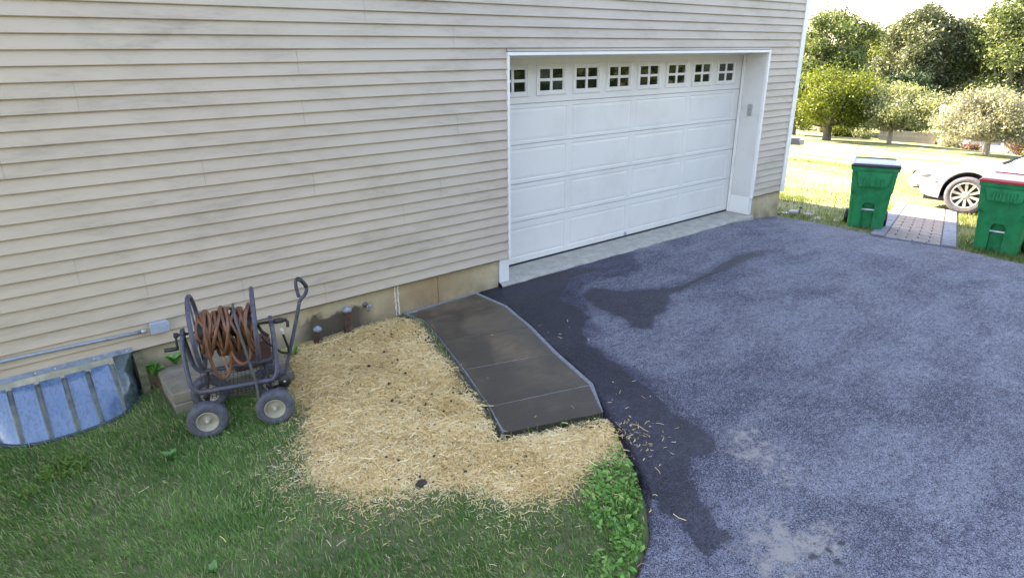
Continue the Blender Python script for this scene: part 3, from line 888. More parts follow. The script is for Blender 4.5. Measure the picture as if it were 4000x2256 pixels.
# steering yoke and pull handle
yk = MB(); yk.lathe([(.046, -.012), (.046, .012), (.001, .012)], 20, 'y', (.325, -.085, .262)); yk.lathe([(.001, -.013), (.046, -.012)], 20, 'y', (.325, -.085, .262))
yk.tube([(.23, -.06, .21), (.325, -.085, .24)], .012, 8); yk.tube([(.23, .06, .21), (.325, .02, .25)], .012, 8); yk.tube([(.325, -.085, .262), (.325, .03, .262)], .008, 8)
yk.build('yoke', DARKMETAL, cart)
MB().lathe([(.001, -.018), (.010, -.016), (.010, -.012)], 10, 'y', (.325, -.085, .262)).build('bolt', SILVER, cart)
H_ = [(.328, 0, .25), (.345, 0, .31), (.415, 0, .528), (.470, 0, .71), (.505, 0, .835)]
hd = MB().tube(smooth_path(H_, 4), [.0135] * 17, 10)
loop = smooth_path([(.505, 0, .835), (.522, -.006, .862), (.552, -.014, .895), (.566, -.02, .94), (.556, -.02, .975), (.532, -.012, 1.005), (.512, .006, 1.012), (.498, .012, .99), (.497, .012, .94), (.507, .006, .872)], 4)
hd.tube(loop, .0135, 10)
hdo = hd.build('pull_handle', BLUESTEEL, cart)
MB().tube(loop[13:25], .0155, 10).build('grip', BLACKP, hdo)
# hose inlet fittings at the right end
fx = MB(); fx.lathe([(.02, .31), (.02, .37), (.013, .38), (.013, .40)], 12, 'x', (0, 0, .712)); fx.tube([(.39, 0, .712), (.405, -.02, .70), (.40, -.03, .665)], .012, 8); fx.tube([(.20, .02, .69), (.22, -.03, .66), (.26, -.04, .62)], .012, 8)
fx.build('swivel', DARKMETAL, cart)

# the wound brown hose: lies on the reel, a thing of its own
P = []
r_ = random.Random(4)
turns = 25; npt = 18
for i in range(turns * npt):
    q = i / npt
    sweep = (q * 2.35 / 10) % 2
    sweep = sweep if sweep < 1 else 2 - sweep
    x = -.175 + .325 * sweep
    lay = .095 + .058 * (q / turns) + .012 * math.sin(q * 2.7)
    a_ = 2 * PI * q
    tilt = .045 * math.sin(q * 1.9) * math.sin(a_) + .02 * math.sin(a_ + q)
    sag = .055 * max(0, -math.sin(a_)) * (.4 + .6 * abs(math.sin(q * 3.3)))
    P.append((x + tilt, (lay) * math.cos(a_) * 1.0, .713 + lay * math.sin(a_) - sag))
last = P[-1]
hz = thing('garden_hose', 'long copper-brown garden hose wound on the cart reel', 'hose', (-3.30, -.93, CARTZ), (0, 0, math.radians(-16.5)))
MB().tube(P, .0122, 8).build('coil', HOSE, hz)
loopP = smooth_path([(-.13, .02, .86), (-.135, -.10, .83), (-.14, -.15, .72), (-.135, -.155, .58), (-.118, -.14, .46), (-.09, -.12, .392), (-.055, -.10, .386), (-.02, -.09, .44), (-.005, -.09, .53), (-.01, -.06, .62)], 5)
MB().tube(loopP, .0125, 8).build('hanging_loop', HOSE, hz)
loopQ = smooth_path([(.0, -.10, .60), (.02, -.12, .52), (.06, -.13, .478), (.10, -.12, .485), (.125, -.11, .53), (.13, -.10, .60)], 5)
MB().tube(loopQ, .0115, 8).build('hanging_loop', HOSE, hz)
MB().tube(smooth_path([(-.06, -.08, .60), (-.055, -.09, .52), (-.045, -.09, .46), (-.04, -.09, .42)], 4), .0085, 8).build('hose_end', plain('bright_hose_end', (.42, .2, .1), .5), hz)
gh = thing('supply_hose', 'dark grey hose strand hanging off the reel over the cart rail', 'hose', (-3.30, -.93, CARTZ), (0, 0, math.radians(-16.5)))
MB().tube(smooth_path([(.055, .05, .87), (.06, -.08, .86), (.075, -.15, .76), (.095, -.18, .62), (.115, -.195, .48), (.13, -.20, .36), (.135, -.215, .25), (.137, -.225, .19)], 5), .0098, 8).build('hose', HOSE2, gh)
MB().lathe([(.012, 0), (.015, .005), (.015, .04), (.012, .045)], 10, 'z', (.137, -.226, .145)).build('fitting', plain('dull_brass', (.35, .24, .12), .45, .6), gh)
lh = thing('leader_hose', 'short black leader hose with a white fitting at the reel end', 'hose', (-3.30, -.93, CARTZ), (0, 0, math.radians(-16.5)))
MB().tube(smooth_path([(.36, -.03, .62), (.372, -.03, .56), (.385, -.03, .49), (.375, -.02, .455), (.33, -.02, .47), (.28, -.03, .53), (.235, -.03, .58), (.215, -.02, .62)], 5), .0088, 8).build('hose', BLACKP, lh)
MB().tube([(.352, -.03, .665), (.356, -.03, .645), (.361, -.03, .615)], [.011, .0135, .012], 10).build('fitting', plain('white_plastic', (.62, .6, .55), .5), lh)

# ------------------------------------------------------------------ window-well cover
WC = thing('window_well_cover', 'ribbed plastic window well cover with painted-in sky blue against the house', 'window cover', (-4.33, 0, -.35))
def m_cover():
    a = NM('sky_tinted_plastic'); p = a.pos()
    n = a.noise(6, 5, .7); n2 = a.noise(40, 4, .7)
    col = a.mix(a.ramp(n, [(.4, 0), (.7, 1)]), (.085, .155, .27), (.125, .20, .31))  # sky reflection put into the base colour as blue
    col = a.mix(a.ramp(n2, [(.58, 0), (.8, .5)]), col, (.16, .18, .15))
    wr = a.noise(9, 5, .65, a.map(p, (1.6, 1, .7)), 1.2)
    branch_refl = a.noise(16, 6, .7, a.map(p, (2.2, 1, .8)), 1.5)
    col = a.mix(a.ramp(branch_refl, [(.42, .5), (.50, 0)]), col, (.045, .075, .10))  # dark branch-like streaks painted in as reflections
    a.bump(wr, .25, .012)
    return a.set(color=col, rough=a.ramp(n, [(.3, .08), (.8, .22)]), spec=.8, ior=1.55, coat=.2)
COVER = m_cover()
def cover_mesh():
    half, dep = .50, .44
    na, nt = 120, 16
    V = []; F = []
    for i in range(na + 1):
        x = -half + 2 * half * i / na
        e = math.sqrt(max(0.0, 1 - (abs(x) / half) ** 2.6))
        # flat-topped ribs every 0.16 m
        ph = ((x + .29 + .08) % .16) - .08
        rib = max(0, 1 - max(0, abs(ph) - .012) / .012) * .004
        for k in range(nt + 1):
            t_ = k / nt
            if t_ < .2:
                y = -.030 - .067 * e * (t_ / .2); z = .352 - .03 * (t_ / .2)
            else:
                q = (t_ - .2) / .8
                y = -.012 - .085 * e - (dep - .1) * e * q ** .9; z = .322 - .31 * (q ** 1.15)
            wob = .003 * float(vnoise(x, t_, 7, 51))
            V.append((x, y - rib * min(1, t_ * 4) - wob, z + rib * .6 * min(1, t_ * 4)))
    for i in range(na):
        for k in range(nt):
            a_ = i * (nt + 1) + k
            F.append((a_, a_ + 1, a_ + nt + 2, a_ + nt + 1))
    mb = MB(); mb.add(V, F, True); return mb
co_ = cover_mesh().build('dome', COVER, WC)
BAND = plain('painted_view_band', (.36, .32, .22), .15, var=.3, scale=9, dirt=(.2, .25, .22))  # opaque; view of the wall behind painted into the colour
ENDM = plain('painted_view_end', (.05, .075, .06), .12, var=.5, scale=12, dirt=(.16, .24, .30))  # opaque; dark view into the well painted into the colour
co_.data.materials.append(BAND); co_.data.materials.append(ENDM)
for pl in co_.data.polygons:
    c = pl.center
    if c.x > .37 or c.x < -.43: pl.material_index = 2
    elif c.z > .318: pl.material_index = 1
# ribs standing on the dome; dark see-through look put into the colour
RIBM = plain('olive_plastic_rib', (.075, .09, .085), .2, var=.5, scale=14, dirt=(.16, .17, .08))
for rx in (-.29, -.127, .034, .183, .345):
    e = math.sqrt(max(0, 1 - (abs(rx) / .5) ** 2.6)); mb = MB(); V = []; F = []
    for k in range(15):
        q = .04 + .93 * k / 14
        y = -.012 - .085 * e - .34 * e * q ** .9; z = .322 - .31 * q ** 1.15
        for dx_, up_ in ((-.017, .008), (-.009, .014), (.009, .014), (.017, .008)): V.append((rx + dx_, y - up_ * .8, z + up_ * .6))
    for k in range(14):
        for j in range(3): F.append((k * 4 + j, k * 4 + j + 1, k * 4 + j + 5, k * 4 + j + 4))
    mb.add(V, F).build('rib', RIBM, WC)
MB().bbox(-.505, .505, -.036, -.0285, .352, .392, .001).build('flange', plain('flange_plastic', (.26, .30, .37), .35, var=.3), WC)
for x in (-.35, -.12, .0, .25, .47):
    MB().lathe([(.001, -.005), (.006, -.004), (.007, 0)], 8, 'y', (x, -.036, .372)).build('screw', plain('screw_head', (.6, .55, .45), .5), WC)
rimp = []
for i in range(61):
    x = -.50 + i / 60
    e = math.sqrt(max(0, 1 - (abs(x) / .5) ** 2.6)); rimp.append((x, -.02 - .43 * e, .012))
MB().tube(rimp, .014, 8).build('edge', plain('dark_well_rim', (.05, .06, .075), .5), WC)
# galvanised well side by the steps
MB().box(.505, .56, -.16, -.004, -.03, .33).build('well_side', plain('mossy_well_wall', (.13, .125, .07), .8, var=.4), WC)

# ------------------------------------------------------------------ trash bins
def rrect(wd, dp, r, n=5):
    P = []
    for cx, cy, a0 in ((wd - r, dp - r, 0), (-wd + r, dp - r, PI / 2), (-wd + r, -dp + r, PI), (wd - r, -dp + r, 1.5 * PI)):
        for k in range(n + 1):
            a_ = a0 + PI / 2 * k / n
            P.append((cx + r * math.cos(a_), cy + r * math.sin(a_)))
    return P
def bin_body():
    lv = [(0.0, .245, .265, .09, 0), (.03, .25, .27, .10, 0), (.60, .285, .335, .105, 0), (.615, .286, .338, .10, 0), (.64, .292, .345, .03, 0), (.98, .315, .385, .03, 0), (.982, .335, .405, .035, 0), (1.035, .337, .407, .035, 0)]
    mb = MB(); n = 24; V = []
    for z, wd, dp, r, _ in lv:
        # front (-y) stays near vertical, back leans out
        V += [(x, y * .86 + (dp - .265) * .35, z) for x, y in rrect(wd, dp, r)]
    F = [tuple(range(n))[::-1]]
    for j in range(len(lv) - 1):
        F += [(j * n + k, j * n + (k + 1) % n, (j + 1) * n + (k + 1) % n, (j + 1) * n + k) for k in range(n)]
    F.append(tuple((len(lv) - 1) * n + k for k in range(n)))
    mb.add(V, F)
    return mb.mesh('body')
def boolean(me, cutters):
    o = bpy.data.objects.new('tmp', me); COL.objects.link(o); cs = []
    for c in cutters:
        q = bpy.data.objects.new('tmpc', c); COL.objects.link(q); cs.append(q)
        m = o.modifiers.new('b', 'BOOLEAN'); m.operation = 'DIFFERENCE'; m.object = q; m.solver = 'EXACT'
    dg = bpy.context.evaluated_depsgraph_get()
    out = bpy.data.meshes.new_from_object(o.evaluated_get(dg))
    for q in cs + [o]: bpy.data.objects.remove(q)
    return out
bm_ = bin_body()
cutA = MB()
# channel down the front with an arched top
arch = [(-.085, -.02), (.085, -.02), (.085, .42), (.075, .455), (.05, .475), (-.05, .475), (-.075, .455), (-.085, .42)]
cutA.add([(x, -.6, z) for x, z in arch] + [(x, -.155, z) for x, z in arch], [tuple(range(8)), tuple(range(8, 16))[::-1]] + [(i, (i + 1) % 8, 8 + (i + 1) % 8, 8 + i) for i in range(8)])
bin_me = boolean(bm_, [cutA.mesh('cut')])
bin_me.name = 'body'
bin_me.materials.clear(); bin_me.materials.append(BINGREEN)
def make_bin(label, loc, rz, lidm, deep=True):
    t = thing('trash_bin', label, 'trash bin', loc, (math.radians(1.0), 0, rz), 'green wheeled trash bins by the driveway')
    link('body', bin_me, None, t)
    # upper catch panel with ribs
    mb = MB()
    z1, z0 = .965, (.74 if deep else .80)
    def fy(z):
        dp = float(np.interp(z, [0, .6, .64, .98], [.265, .335, .345, .385])); return -.86 * dp + (dp - .265) * .35
    P = [(-.255, z1), (.255, z1), (.205, z0 + .03), (.19, z0), (-.19, z0), (-.205, z0 + .03)]
    mb.add([(x, fy(z) + .004, z) for x, z in P] + [(x * .97, fy(z) - (.03 if z > .9 else .065), z) for x, z in P], [tuple(range(6)), tuple(range(6, 12))[::-1]] + [(i, (i + 1) % 6, 6 + (i + 1) % 6, 6 + i) for i in range(6)])
    cp = mb.build('catch_panel', BINGREEN, t)
    for x in (-.12, -.045, .045, .12):
        MB().bbox(x - .014, x + .014, fy(z0) - .085, fy(z0) - .04, z0 + .002, z0 + .13, .004).build('rib', BINGREEN, cp)
    MB().tube([(-.088, -.255, .365), (.088, -.255, .365)], .014, 10).build('lift_bar', plain('bar_steel', (.62, .62, .62), .35, .3), t)
    # lid: shallow tray shape with hinge barrels at the back
    lm = MB(); n = 24
    lv = [(1.037, .345, .415, .04), (1.062, .346, .417, .04), (1.085, .325, .395, .05), (1.088, .30, .37, .06), (1.074, .28, .35, .06), (1.080, .15, .2, .08)]
    V = []
    for z, wd, dp, r in lv: V += [(x, y * .86 + .045, z) for x, y in rrect(wd, dp, r)]
    F = [tuple(range(n))[::-1]]
    for j in range(len(lv) - 1): F += [(j * n + k, j * n + (k + 1) % n, (j + 1) * n + (k + 1) % n, (j + 1) * n + k) for k in range(n)]
    F.append(tuple((len(lv) - 1) * n + k for k in range(n)))
    lm.add(V, F); lm.build('lid', lidm, t)
    MB().tube([(-.30, .41, 1.02), (.30, .41, 1.02)], .017, 8).build('handle', BINGREEN, t)
    for s_ in (-1, 1):
        wm = MB().lathe([(.03, -.03), (.12, -.03), (.128, -.02), (.128, .02), (.12, .03), (.03, .03), (.001, .03)], 24, 'x', (0, 0, 0)).lathe([(.001, -.03), (.03, -.03)], 24, 'x')
        wo = wm.build('wheel', BLACKP, t); wo.location = (s_ * .285, .27, .118)
    return t
make_bin('green wheeled trash bin with a black lid on the grass edge', (6.55, -1.13, float(terr(6.55)) - .01), math.radians(-66), BINBLACK)
make_bin('green wheeled trash bin with a red lid at the right edge', (6.60, -2.95, float(terr(6.60)) - .01), math.radians(-86), BINRED, False)

# ------------------------------------------------------------------ paver path
pave = tag(bpy.data.objects.new('paver_path', None), kind='structure'); COL.objects.link(pave)
pa = math.radians(17)        # the path runs out to +x, swinging a little to +y
def pp(u, v):
    bend = .05 * max(0, u) ** 1.4
    x = 6.02 + u * math.cos(pa) + (-math.sin(pa)) * (v) ; y = -2.05 + u * math.sin(pa) + v * math.cos(pa)
    return x, y
pm = {}
def paver(u0, u1, v0, v1, mat, dz=0):
    g_ = .008
    c = [pp(u0 + g_, v0 + g_), pp(u1 - g_, v0 + g_), pp(u1 - g_, v1 - g_), pp(u0 + g_, v1 - g_)]
    cx = sum(q[0] for q in c) / 4; cy = sum(q[1] for q in c) / 4
    V = []
    for s_, zz in ((1, -.06), (1, .026), (.93, .032)):
        for q in c:
            x, y = cx + (q[0] - cx) * s_, cy + (q[1] - cy) * s_
            V.append((x, y, float(terr(x)) + zz + dz))
    F = [(j * 4 + k, j * 4 + (k + 1) % 4, j * 4 + 4 + (k + 1) % 4, j * 4 + 4 + k) for j in range(2) for k in range(4)] + [(8, 9, 10, 11)]
    me = bpy.data.meshes.new('paver'); me.from_pydata(V, [], F); me.update()
    link('paver', me, mat, pave)
LEN = 5.2
for s_ in (-1, 1):
    u = .02
    while u < LEN:
        paver(u, u + .125, *sorted((s_ * .36, s_ * .56)), GREYPAVE, random.uniform(-.002, .002)); u += .125
v = -.36
while v < .35:
    paver(-.10, .02, v, v + .18, GREYPAVE, random.uniform(-.002, .002)); v += .18
row = 0; u = .02
while u < LEN:
    off = -.36 + (.0 if row % 2 else -.15)
    v = off
    while v < .36:
        v0, v1 = max(v, -.36), min(v + .30, .36)
        if v1 - v0 > .04: paver(u, u + .20, v0, v1, PINKPAVE, random.uniform(-.002, .002))
        v += .30
    u += .20; row += 1
def mk_bed():
    V = []; F = []
    us = np.linspace(-.09, LEN, 40)
    for q in us:
        for vv in (-.55, .55):
            x, y = pp(q, vv); V.append((x, y, float(terr(x)) + .018))
    for i in range(39): F.append((2 * i, 2 * i + 1, 2 * i + 3, 2 * i + 2))
    MB().add(V, F).build('joint_sand', plain('joint_sand', (.10, .095, .09), .95, obj=False), pave)
mk_bed()

# ------------------------------------------------------------------ stones, duck
PALESTONE = plain('pale_stone', (.40, .39, .37), .85, var=.2, scale=12, bump=.5)
for (x, y, r, lab) in ((6.62, -.14, .075, 'pale rounded stone in the grass right of the duck'), (6.42, -.42, .06, 'flat pale stone beside the asphalt near the duck'), (6.55, -.66, .055, 'small pale stone by the black-lidded bin')):
    mb = MB(); mb.ell((0, 0, 0), (r * 1.4, r, r * .55), 10, 7, .08)
    o = mb.build('stone', PALESTONE); o.location = (x, y, float(terr(x)) + r * .2); o.rotation_euler = (0, 0, random.uniform(0, 3)); tag(o, lab, 'stone')
dk = thing('duck', 'mallard duck figure with a green head by the downspout end', 'duck', (6.27, -.06, float(terr(6.27)) + .005), (0, 0, math.radians(-58)))
dk.scale = (.58, .58, .58)
prof = [(-.20, .001, .135), (-.17, .02, .13), (-.12, .055, .115), (-.04, .085, .10), (.05, .09, .10), (.11, .072, .115), (.145, .05, .15), (.155, .036, .19), (.16, .032, .215)]
V = []; F = []; sg = 14
for i, (x, r, z) in enumerate(prof):
    for k in range(sg):
        q = 2 * PI * k / sg
        lean = .5 if i >= 6 else 0
        V.append((x + (r * math.sin(q) * -lean), r * math.cos(q), z + r * .85 * math.sin(q)))
for i in range(len(prof) - 1):
    for k in range(sg): F.append((i * sg + k, i * sg + (k + 1) % sg, (i + 1) * sg + (k + 1) % sg, (i + 1) * sg + k))
def m_duck():
    a = NM('duck_plumage'); p = a.pos(True); s = a.sep(p)
    n = a.noise(40, 3, .6, p)
    col = a.mix(n, (.38, .37, .36), (.52, .51, .5))
    col = a.mix(a.ramp(a.math('MULTIPLY_ADD', s[0], 12, -.75), [(0, 0), (1, 1)]), col, (.10, .055, .045))
    col = a.mix(a.ramp(a.math('MULTIPLY_ADD', s[0], -14, -1.6), [(0, 0), (1, 1)]), col, (.04, .04, .045))
    return a.set(color=col, rough=.6)
MB().add(V, F, True).build('body', m_duck(), dk)
MB().lathe([(.036, .0), (.038, .006), (.036, .012)], 14, 'z', (.158, 0, .212)).build('neck_ring', plain('white_ring', (.7, .7, .68), .6), dk)
mb = MB(); mb.lathe([(.033, .222), (.036, .235)], 14, 'z', (.158, 0, 0)); mb.ell((.170, 0, .262), (.050, .038, .040), 14, 10)
mb.build('head', plain('bottle_green_head', (.006, .075, .045), .3, var=.2), dk)
MB().ell((.228, 0, .252), (.036, .018, .008), 10, 6).build('bill', plain('ochre_bill', (.5, .36, .1), .5), dk)
for s_ in (-1, 1): MB().ell((-.03, s_ * .078, .115), (.12, .018, .05), 12, 8).build('wing', plain('grey_wing', (.36, .35, .34), .6, var=.25), dk)

# ------------------------------------------------------------------ car
def make_car():
    tilt = math.atan(.1033)
    fw = Vector((-.13, .99, 0)).normalized()
    # local: +x forward, +y left (towards the camera), +z up
    o = thing('car', 'white parked car with its front wheel behind the red-lidded bin', 'car', (0, 0, 0))
    zax = Vector((.1033, 0, 1)).normalized(); xax = (fw - zax * fw.dot(zax)).normalized(); yax = zax.cross(xax)
    m = Matrix((xax, yax, zax)).transposed().to_4x4()
    fl = Vector((11.0, -1.19, float(terr(11.0))))          # ground below the front-left wheel
    m.translation = fl - xax * 1.45 - yax * .80
    o.matrix_world = m
    L0, L1 = -2.40, 2.58; WH = (-1.45, 1.45); R_ = .375
    xs = np.unique(np.concatenate([np.linspace(L0, L1, 70)] + [np.linspace(c - .47, c + .47, 31) for c in WH]))
    def roofline(x):   # hood/roof centre height
        return np.interp(x, [-2.40, -2.2, -1.6, -.9, .2, .55, 1.05, 1.6, 2.1, 2.34, 2.42], [.85, 1.02, 1.30, 1.46, 1.47, 1.36, 1.06, 1.00, .90, .76, .62])
    def belt(x): return np.interp(x, [-2.40, -2.0, -.8, .8, 1.2, 1.9, 2.3, 2.42], [.80, .98, .98, .95, .93, .86, .74, .60])
    def hw(x): return np.interp(x, [-2.40, -2.1, -1.2, 1.2, 1.9, 2.2, 2.36, 2.42], [.62, .84, .93, .93, .88, .78, .62, .50])
    def low(x):
        z = float(np.interp(x, [-2.42, -2.1, -1.9, 1.9, 2.2, 2.42], [.44, .30, .25, .25, .27, .42]))
        for c in WH:
            if abs(x - c) < .47: z = max(z, .375 + math.sqrt(max(0, .46 ** 2 - (x - c) ** 2)))
        return z
    V = []; nn = 17
    for x in xs:
        f_ = x if x < 1.9 else 1.9 + (x - 1.9) * .52 / .68
        h = hw(f_); b_ = belt(f_); rl = max(roofline(f_), b_ + .01); lo = min(low(x), b_ - .04)
        hood = rl - b_ < .22
        sec = [(h * .97, lo), (h * 1.0, lo + .02 * 1), (h * 1.005, lo + (b_ - lo) * .35), (h * .995, lo + (b_ - lo) * .62), (h * .985, lo + (b_ - lo) * .85), (h * .95, b_)]
        if hood: up = [(h * .86, b_ + (rl - b_) * .45), (h * .6, b_ + (rl - b_) * .82), (0, rl)]
        else: up = [(h * .80, b_ + (rl - b_) * .62), (h * .62, b_ + (rl - b_) * .93), (0, rl)]
        half = sec + up
        V += [(x, y, z) for y, z in half] + [(x, -y, z) for y, z in half[-2::-1]]
    F = []
    for i in range(len(xs) - 1):
        for k in range(nn - 1): F.append((i * nn + k, i * nn + k + 1, (i + 1) * nn + k + 1, (i + 1) * nn + k))
    F.append(tuple(range(nn))); F.append(tuple((len(xs) - 1) * nn + k for k in range(nn))[::-1])
    bo = MB().add(V, F, True).build('body', CARWHITE, o)
    # windows as panes just proud of the cabin
    for s_ in (-1, 1):
        P = [(.62, 1.0, .905), (-.25, 1.0, .905), (-.22, 1.33, .775), (.28, 1.34, .775)]
        Q = [(-.32, 1.0, .905), (-1.25, 1.03, .89), (-1.15, 1.28, .79), (-.30, 1.33, .775)]
        for R in (P, Q):
            MB().add([(x, s_ * y, z) for x, z, y in R] + [(x, s_ * (y - .03), z) for x, z, y in R], [(0, 1, 2, 3), (7, 6, 5, 4), (0, 4, 5, 1), (1, 5, 6, 2), (2, 6, 7, 3), (3, 7, 4, 0)]).build('side_window', CARGLASS, o)
    MB().add([(1.06, -.66, 1.075), (1.06, .66, 1.075), (.50, .54, 1.395), (.50, -.54, 1.395), (1.00, -.66, 1.05), (1.00, .66, 1.05), (.46, .54, 1.37), (.46, -.54, 1.37)], [(0, 1, 2, 3), (7, 6, 5, 4), (0, 4, 5, 1), (1, 5, 6, 2), (2, 6, 7, 3), (3, 7, 4, 0)]).build('windscreen', CARGLASS, o)
    ty = MB().lathe([(.255, -.10), (.305, -.115), (.352, -.11), (.374, -.08), (.375, .08), (.352, .11), (.305, .115), (.255, .10)], 48, 'y').mesh('tyre'); ty.materials.append(RUBBER)
    rim = MB(); rim.lathe([(.257, -.10), (.26, .105), (.246, .108), (.235, .09), (.232, -.10)], 40, 'y'); rim.lathe([(.075, .055), (.072, .085), (.03, .09), (.001, .09)], 24, 'y')
    for k in range(10):
        q = 2 * PI * k / 10
        c_, s_ = math.cos(q), math.sin(q); tx, tz = -s_, c_
        a0, a1, w0, w1 = .065, .242, .020, .030
        P = [(a0 * c_ - w0 * tx, .080, a0 * s_ - w0 * tz), (a0 * c_ + w0 * tx, .080, a0 * s_ + w0 * tz), (a1 * c_ + w1 * tx, .10, a1 * s_ + w1 * tz), (a1 * c_ - w1 * tx, .10, a1 * s_ - w1 * tz)]
        rim.add(P + [(x, y - .03, z) for x, y, z in P], [(0, 1, 2, 3), (7, 6, 5, 4), (0, 4, 5, 1), (1, 5, 6, 2), (2, 6, 7, 3), (3, 7, 4, 0)])
    rim = rim.mesh('rim'); rim.materials.append(SILVER)
    disc = MB().lathe([(.24, .0), (.001, .0)], 30, 'y').mesh('brake_disc'); disc.materials.append(DARKMETAL)
    for x in WH:
        for s_ in (-1, 1):
            wo = bpy.data.objects.new('wheel', ty); COL.objects.link(wo); wo.parent = o
            wo.location = (x, s_ * .82, R_); wo.rotation_euler = (0, random.uniform(0, 1), 0 if s_ > 0 else PI)
            for nm, me in (('rim', rim), ('brake_disc', disc)):
                q = bpy.data.objects.new(nm, me); COL.objects.link(q); q.parent = wo
            # dark arch liner
            mb = MB(); A = [(x + .455 * math.cos(q), .375 + .455 * math.sin(q)) for q in np.linspace(-.25, PI + .25, 16)]
            mb.add([(a_, s_ * .90, z) for a_, z in A] + [(a_, s_ * .45, z) for a_, z in A], [(i, i + 1, 17 + i, 16 + i) for i in range(15)] + [tuple(range(16, 32))])
            mb.build('wheel_arch', BLACKP, o)
    for s_ in (-1, 1):
        MB().ell((2.26, s_ * .74, .70), (.17, .10, .07), 12, 8).build('headlight', LAMPGL, o)
        MB().bbox(1.99, 2.05, s_ * .84 - .03, s_ * .84 + .03, .56, .60, .004).build('side_marker', AMBER, o)
        MB().bbox(2.30, 2.44, s_ * .72 - .06, s_ * .72 + .05, .40, .435, .006).bbox(2.30, 2.42, s_ * .72 - .06, s_ * .72 + .05, .46, .48, .006).build('air_vent', BLACKP, o)
        MB().bbox(-.1, .08, s_ * .935 - .02, s_ * .935 + .02, .83, .855, .006).build('door_handle', CARWHITE, o)
    MB().box(-2.3, 2.2, -.8, .8, .20, .30).build('underbody', BLACKP, o)
    MB().bbox(2.54, 2.61, -.26, .26, .50, .72, .01).build('grille', BLACKP, o)
make_car()

# ------------------------------------------------------------------ trees
def leaf_mesh(name, lobes, n, size, seed, clump=28, spread=.55, up=.3):
    r = np.random.default_rng(seed)
    vol = np.array([l[1][0] * l[1][1] * l[1][2] for l in lobes]) ** .67
    pr_ = vol / vol.sum()
    nc = max(1, n // clump)
    li = r.choice(len(lobes), nc, p=pr_)
    c0 = np.array([l[0] for l in lobes])[li]; rr = np.array([l[1] for l in lobes])[li]
    dv = r.normal(size=(nc, 3)); dv /= np.linalg.norm(dv, axis=1)[:, None]
    rad = r.uniform(.25, 1, nc) ** .45
    cc = c0 + dv * rr * rad[:, None]
    sp = spread * r.uniform(.5, 1.4, nc)
    idx = np.repeat(np.arange(nc), clump)
    P = cc[idx] + r.normal(size=(nc * clump, 3)) * sp[idx][:, None] * np.array([.55, .55, .40])
    N = r.normal(size=P.shape) + dv[idx] * .8 + np.array([0, 0, up])
    N /= np.linalg.norm(N, axis=1)[:, None]
    A = np.cross(N, r.normal(size=P.shape)); A /= np.linalg.norm(A, axis=1)[:, None]
    B = np.cross(N, A)
    s = size * r.uniform(.6, 1.35, len(P))[:, None]
    V = np.stack([P - A * s, P + B * s * .45 + N * s * .12, P + A * s, P - B * s * .45 + N * s * .12], 1).reshape(-1, 3)
    T = np.arange(len(V)).reshape(-1, 4)
    cl = r.uniform(0, 1, nc)
    rn = np.clip(cl[idx] * .55 + r.uniform(0, .45, len(P)), 0, 1)
    return fast_mesh(name, V, T, {'rnd': np.repeat(rn, 4)})

def make_tree(name, label, base, h, lobes, n, size, leafm, barkm, seed, trunk_r=.2, stems=1, clump=28, spread=.6, group=None, fork=.3):
    t = thing(name, label, 'tree', base, (0, 0, 0), group)
    r = random.Random(seed)
    mb = MB()
    for k in range(stems):
        off = Vector(((k - (stems - 1) / 2) * trunk_r * 2.4, (k - (stems - 1) / 2) * trunk_r * .8, 0))
        z1 = h * fork
        tp = Vector((off.x * 1.6 + r.uniform(-.1, .1), off.y * 1.6, z1))
        mb.tube(smooth_path([off + Vector((0, 0, -.4)), off + Vector((0, 0, .05)), off * 1.15 + Vector((0, 0, z1 * .5)), tp, tp + Vector((r.uniform(-.2, .2), r.uniform(-.2, .2), h * .22))], 3),
                [trunk_r * q for q in np.interp(np.linspace(0, 1, 13), [0, .2, .45, 1], [1.5, 1.15, .9, .45])], 9)
        for l in lobes[k::stems]:
            e = Vector(l[0]); m1 = tp.lerp(e, .5) + Vector((r.uniform(-.3, .3), r.uniform(-.3, .3), -.05 * h))
            pth = smooth_path([tp - Vector((0, 0, .1)), m1, e], 4)
            mb.tube(pth, [trunk_r * .5 * (1 - .8 * i / (len(pth) - 1)) + .01 for i in range(len(pth))], 6)
            for _ in range(4):
                q = pth[r.randint(3, len(pth) - 1)]
                dv = Vector((r.uniform(-1, 1) * l[1][0], r.uniform(-1, 1) * l[1][1], r.uniform(-.3, 1) * l[1][2])) * .8
                mb.tube([q, q + dv * .5 + Vector((0, 0, .1)), q + dv], [trunk_r * .16 + .008, trunk_r * .1 + .006, .006], 5, caps=False)
    mb.build('trunk', barkm, t)
    link('crown', leaf_mesh('crown', lobes, n, size, seed, clump, spread), leafm, t)
    return t

def lobes_for(w_, h, zb, seed, n=9, flat=.75):
    """uneven lobes filling a crown of half-width w_, between heights zb and h"""
    r = random.Random(seed); out = []
    hz = (h - zb); n = int(n * 2.2)
    for i in range(n):
        a_ = 2.399 * i + r.uniform(-.5, .5); f = (i + .5) / n
        z = zb + hz * (.10 + .80 * f)
        env = math.sqrt(max(.04, 1 - (2 * (z - zb) / hz - .80) ** 2 / 1.44))
        rad = w_ * env * r.choice((.45, .62, .72, .80, .92))
        rr = w_ * r.uniform(.17, .33) * (.6 + .5 * env)
        out.append(((rad * math.cos(a_), rad * math.sin(a_), z + r.uniform(-.05, .05) * hz), (rr, rr, rr * flat * r.uniform(.7, 1.1))))
    out.append(((w_ * r.uniform(-.15, .15), 0, zb + hz * .88), (w_ * .24, w_ * .24, hz * .12)))
    out.append(((0, 0, zb + hz * .45), (w_ * .45, w_ * .45, hz * .25)))
    return out

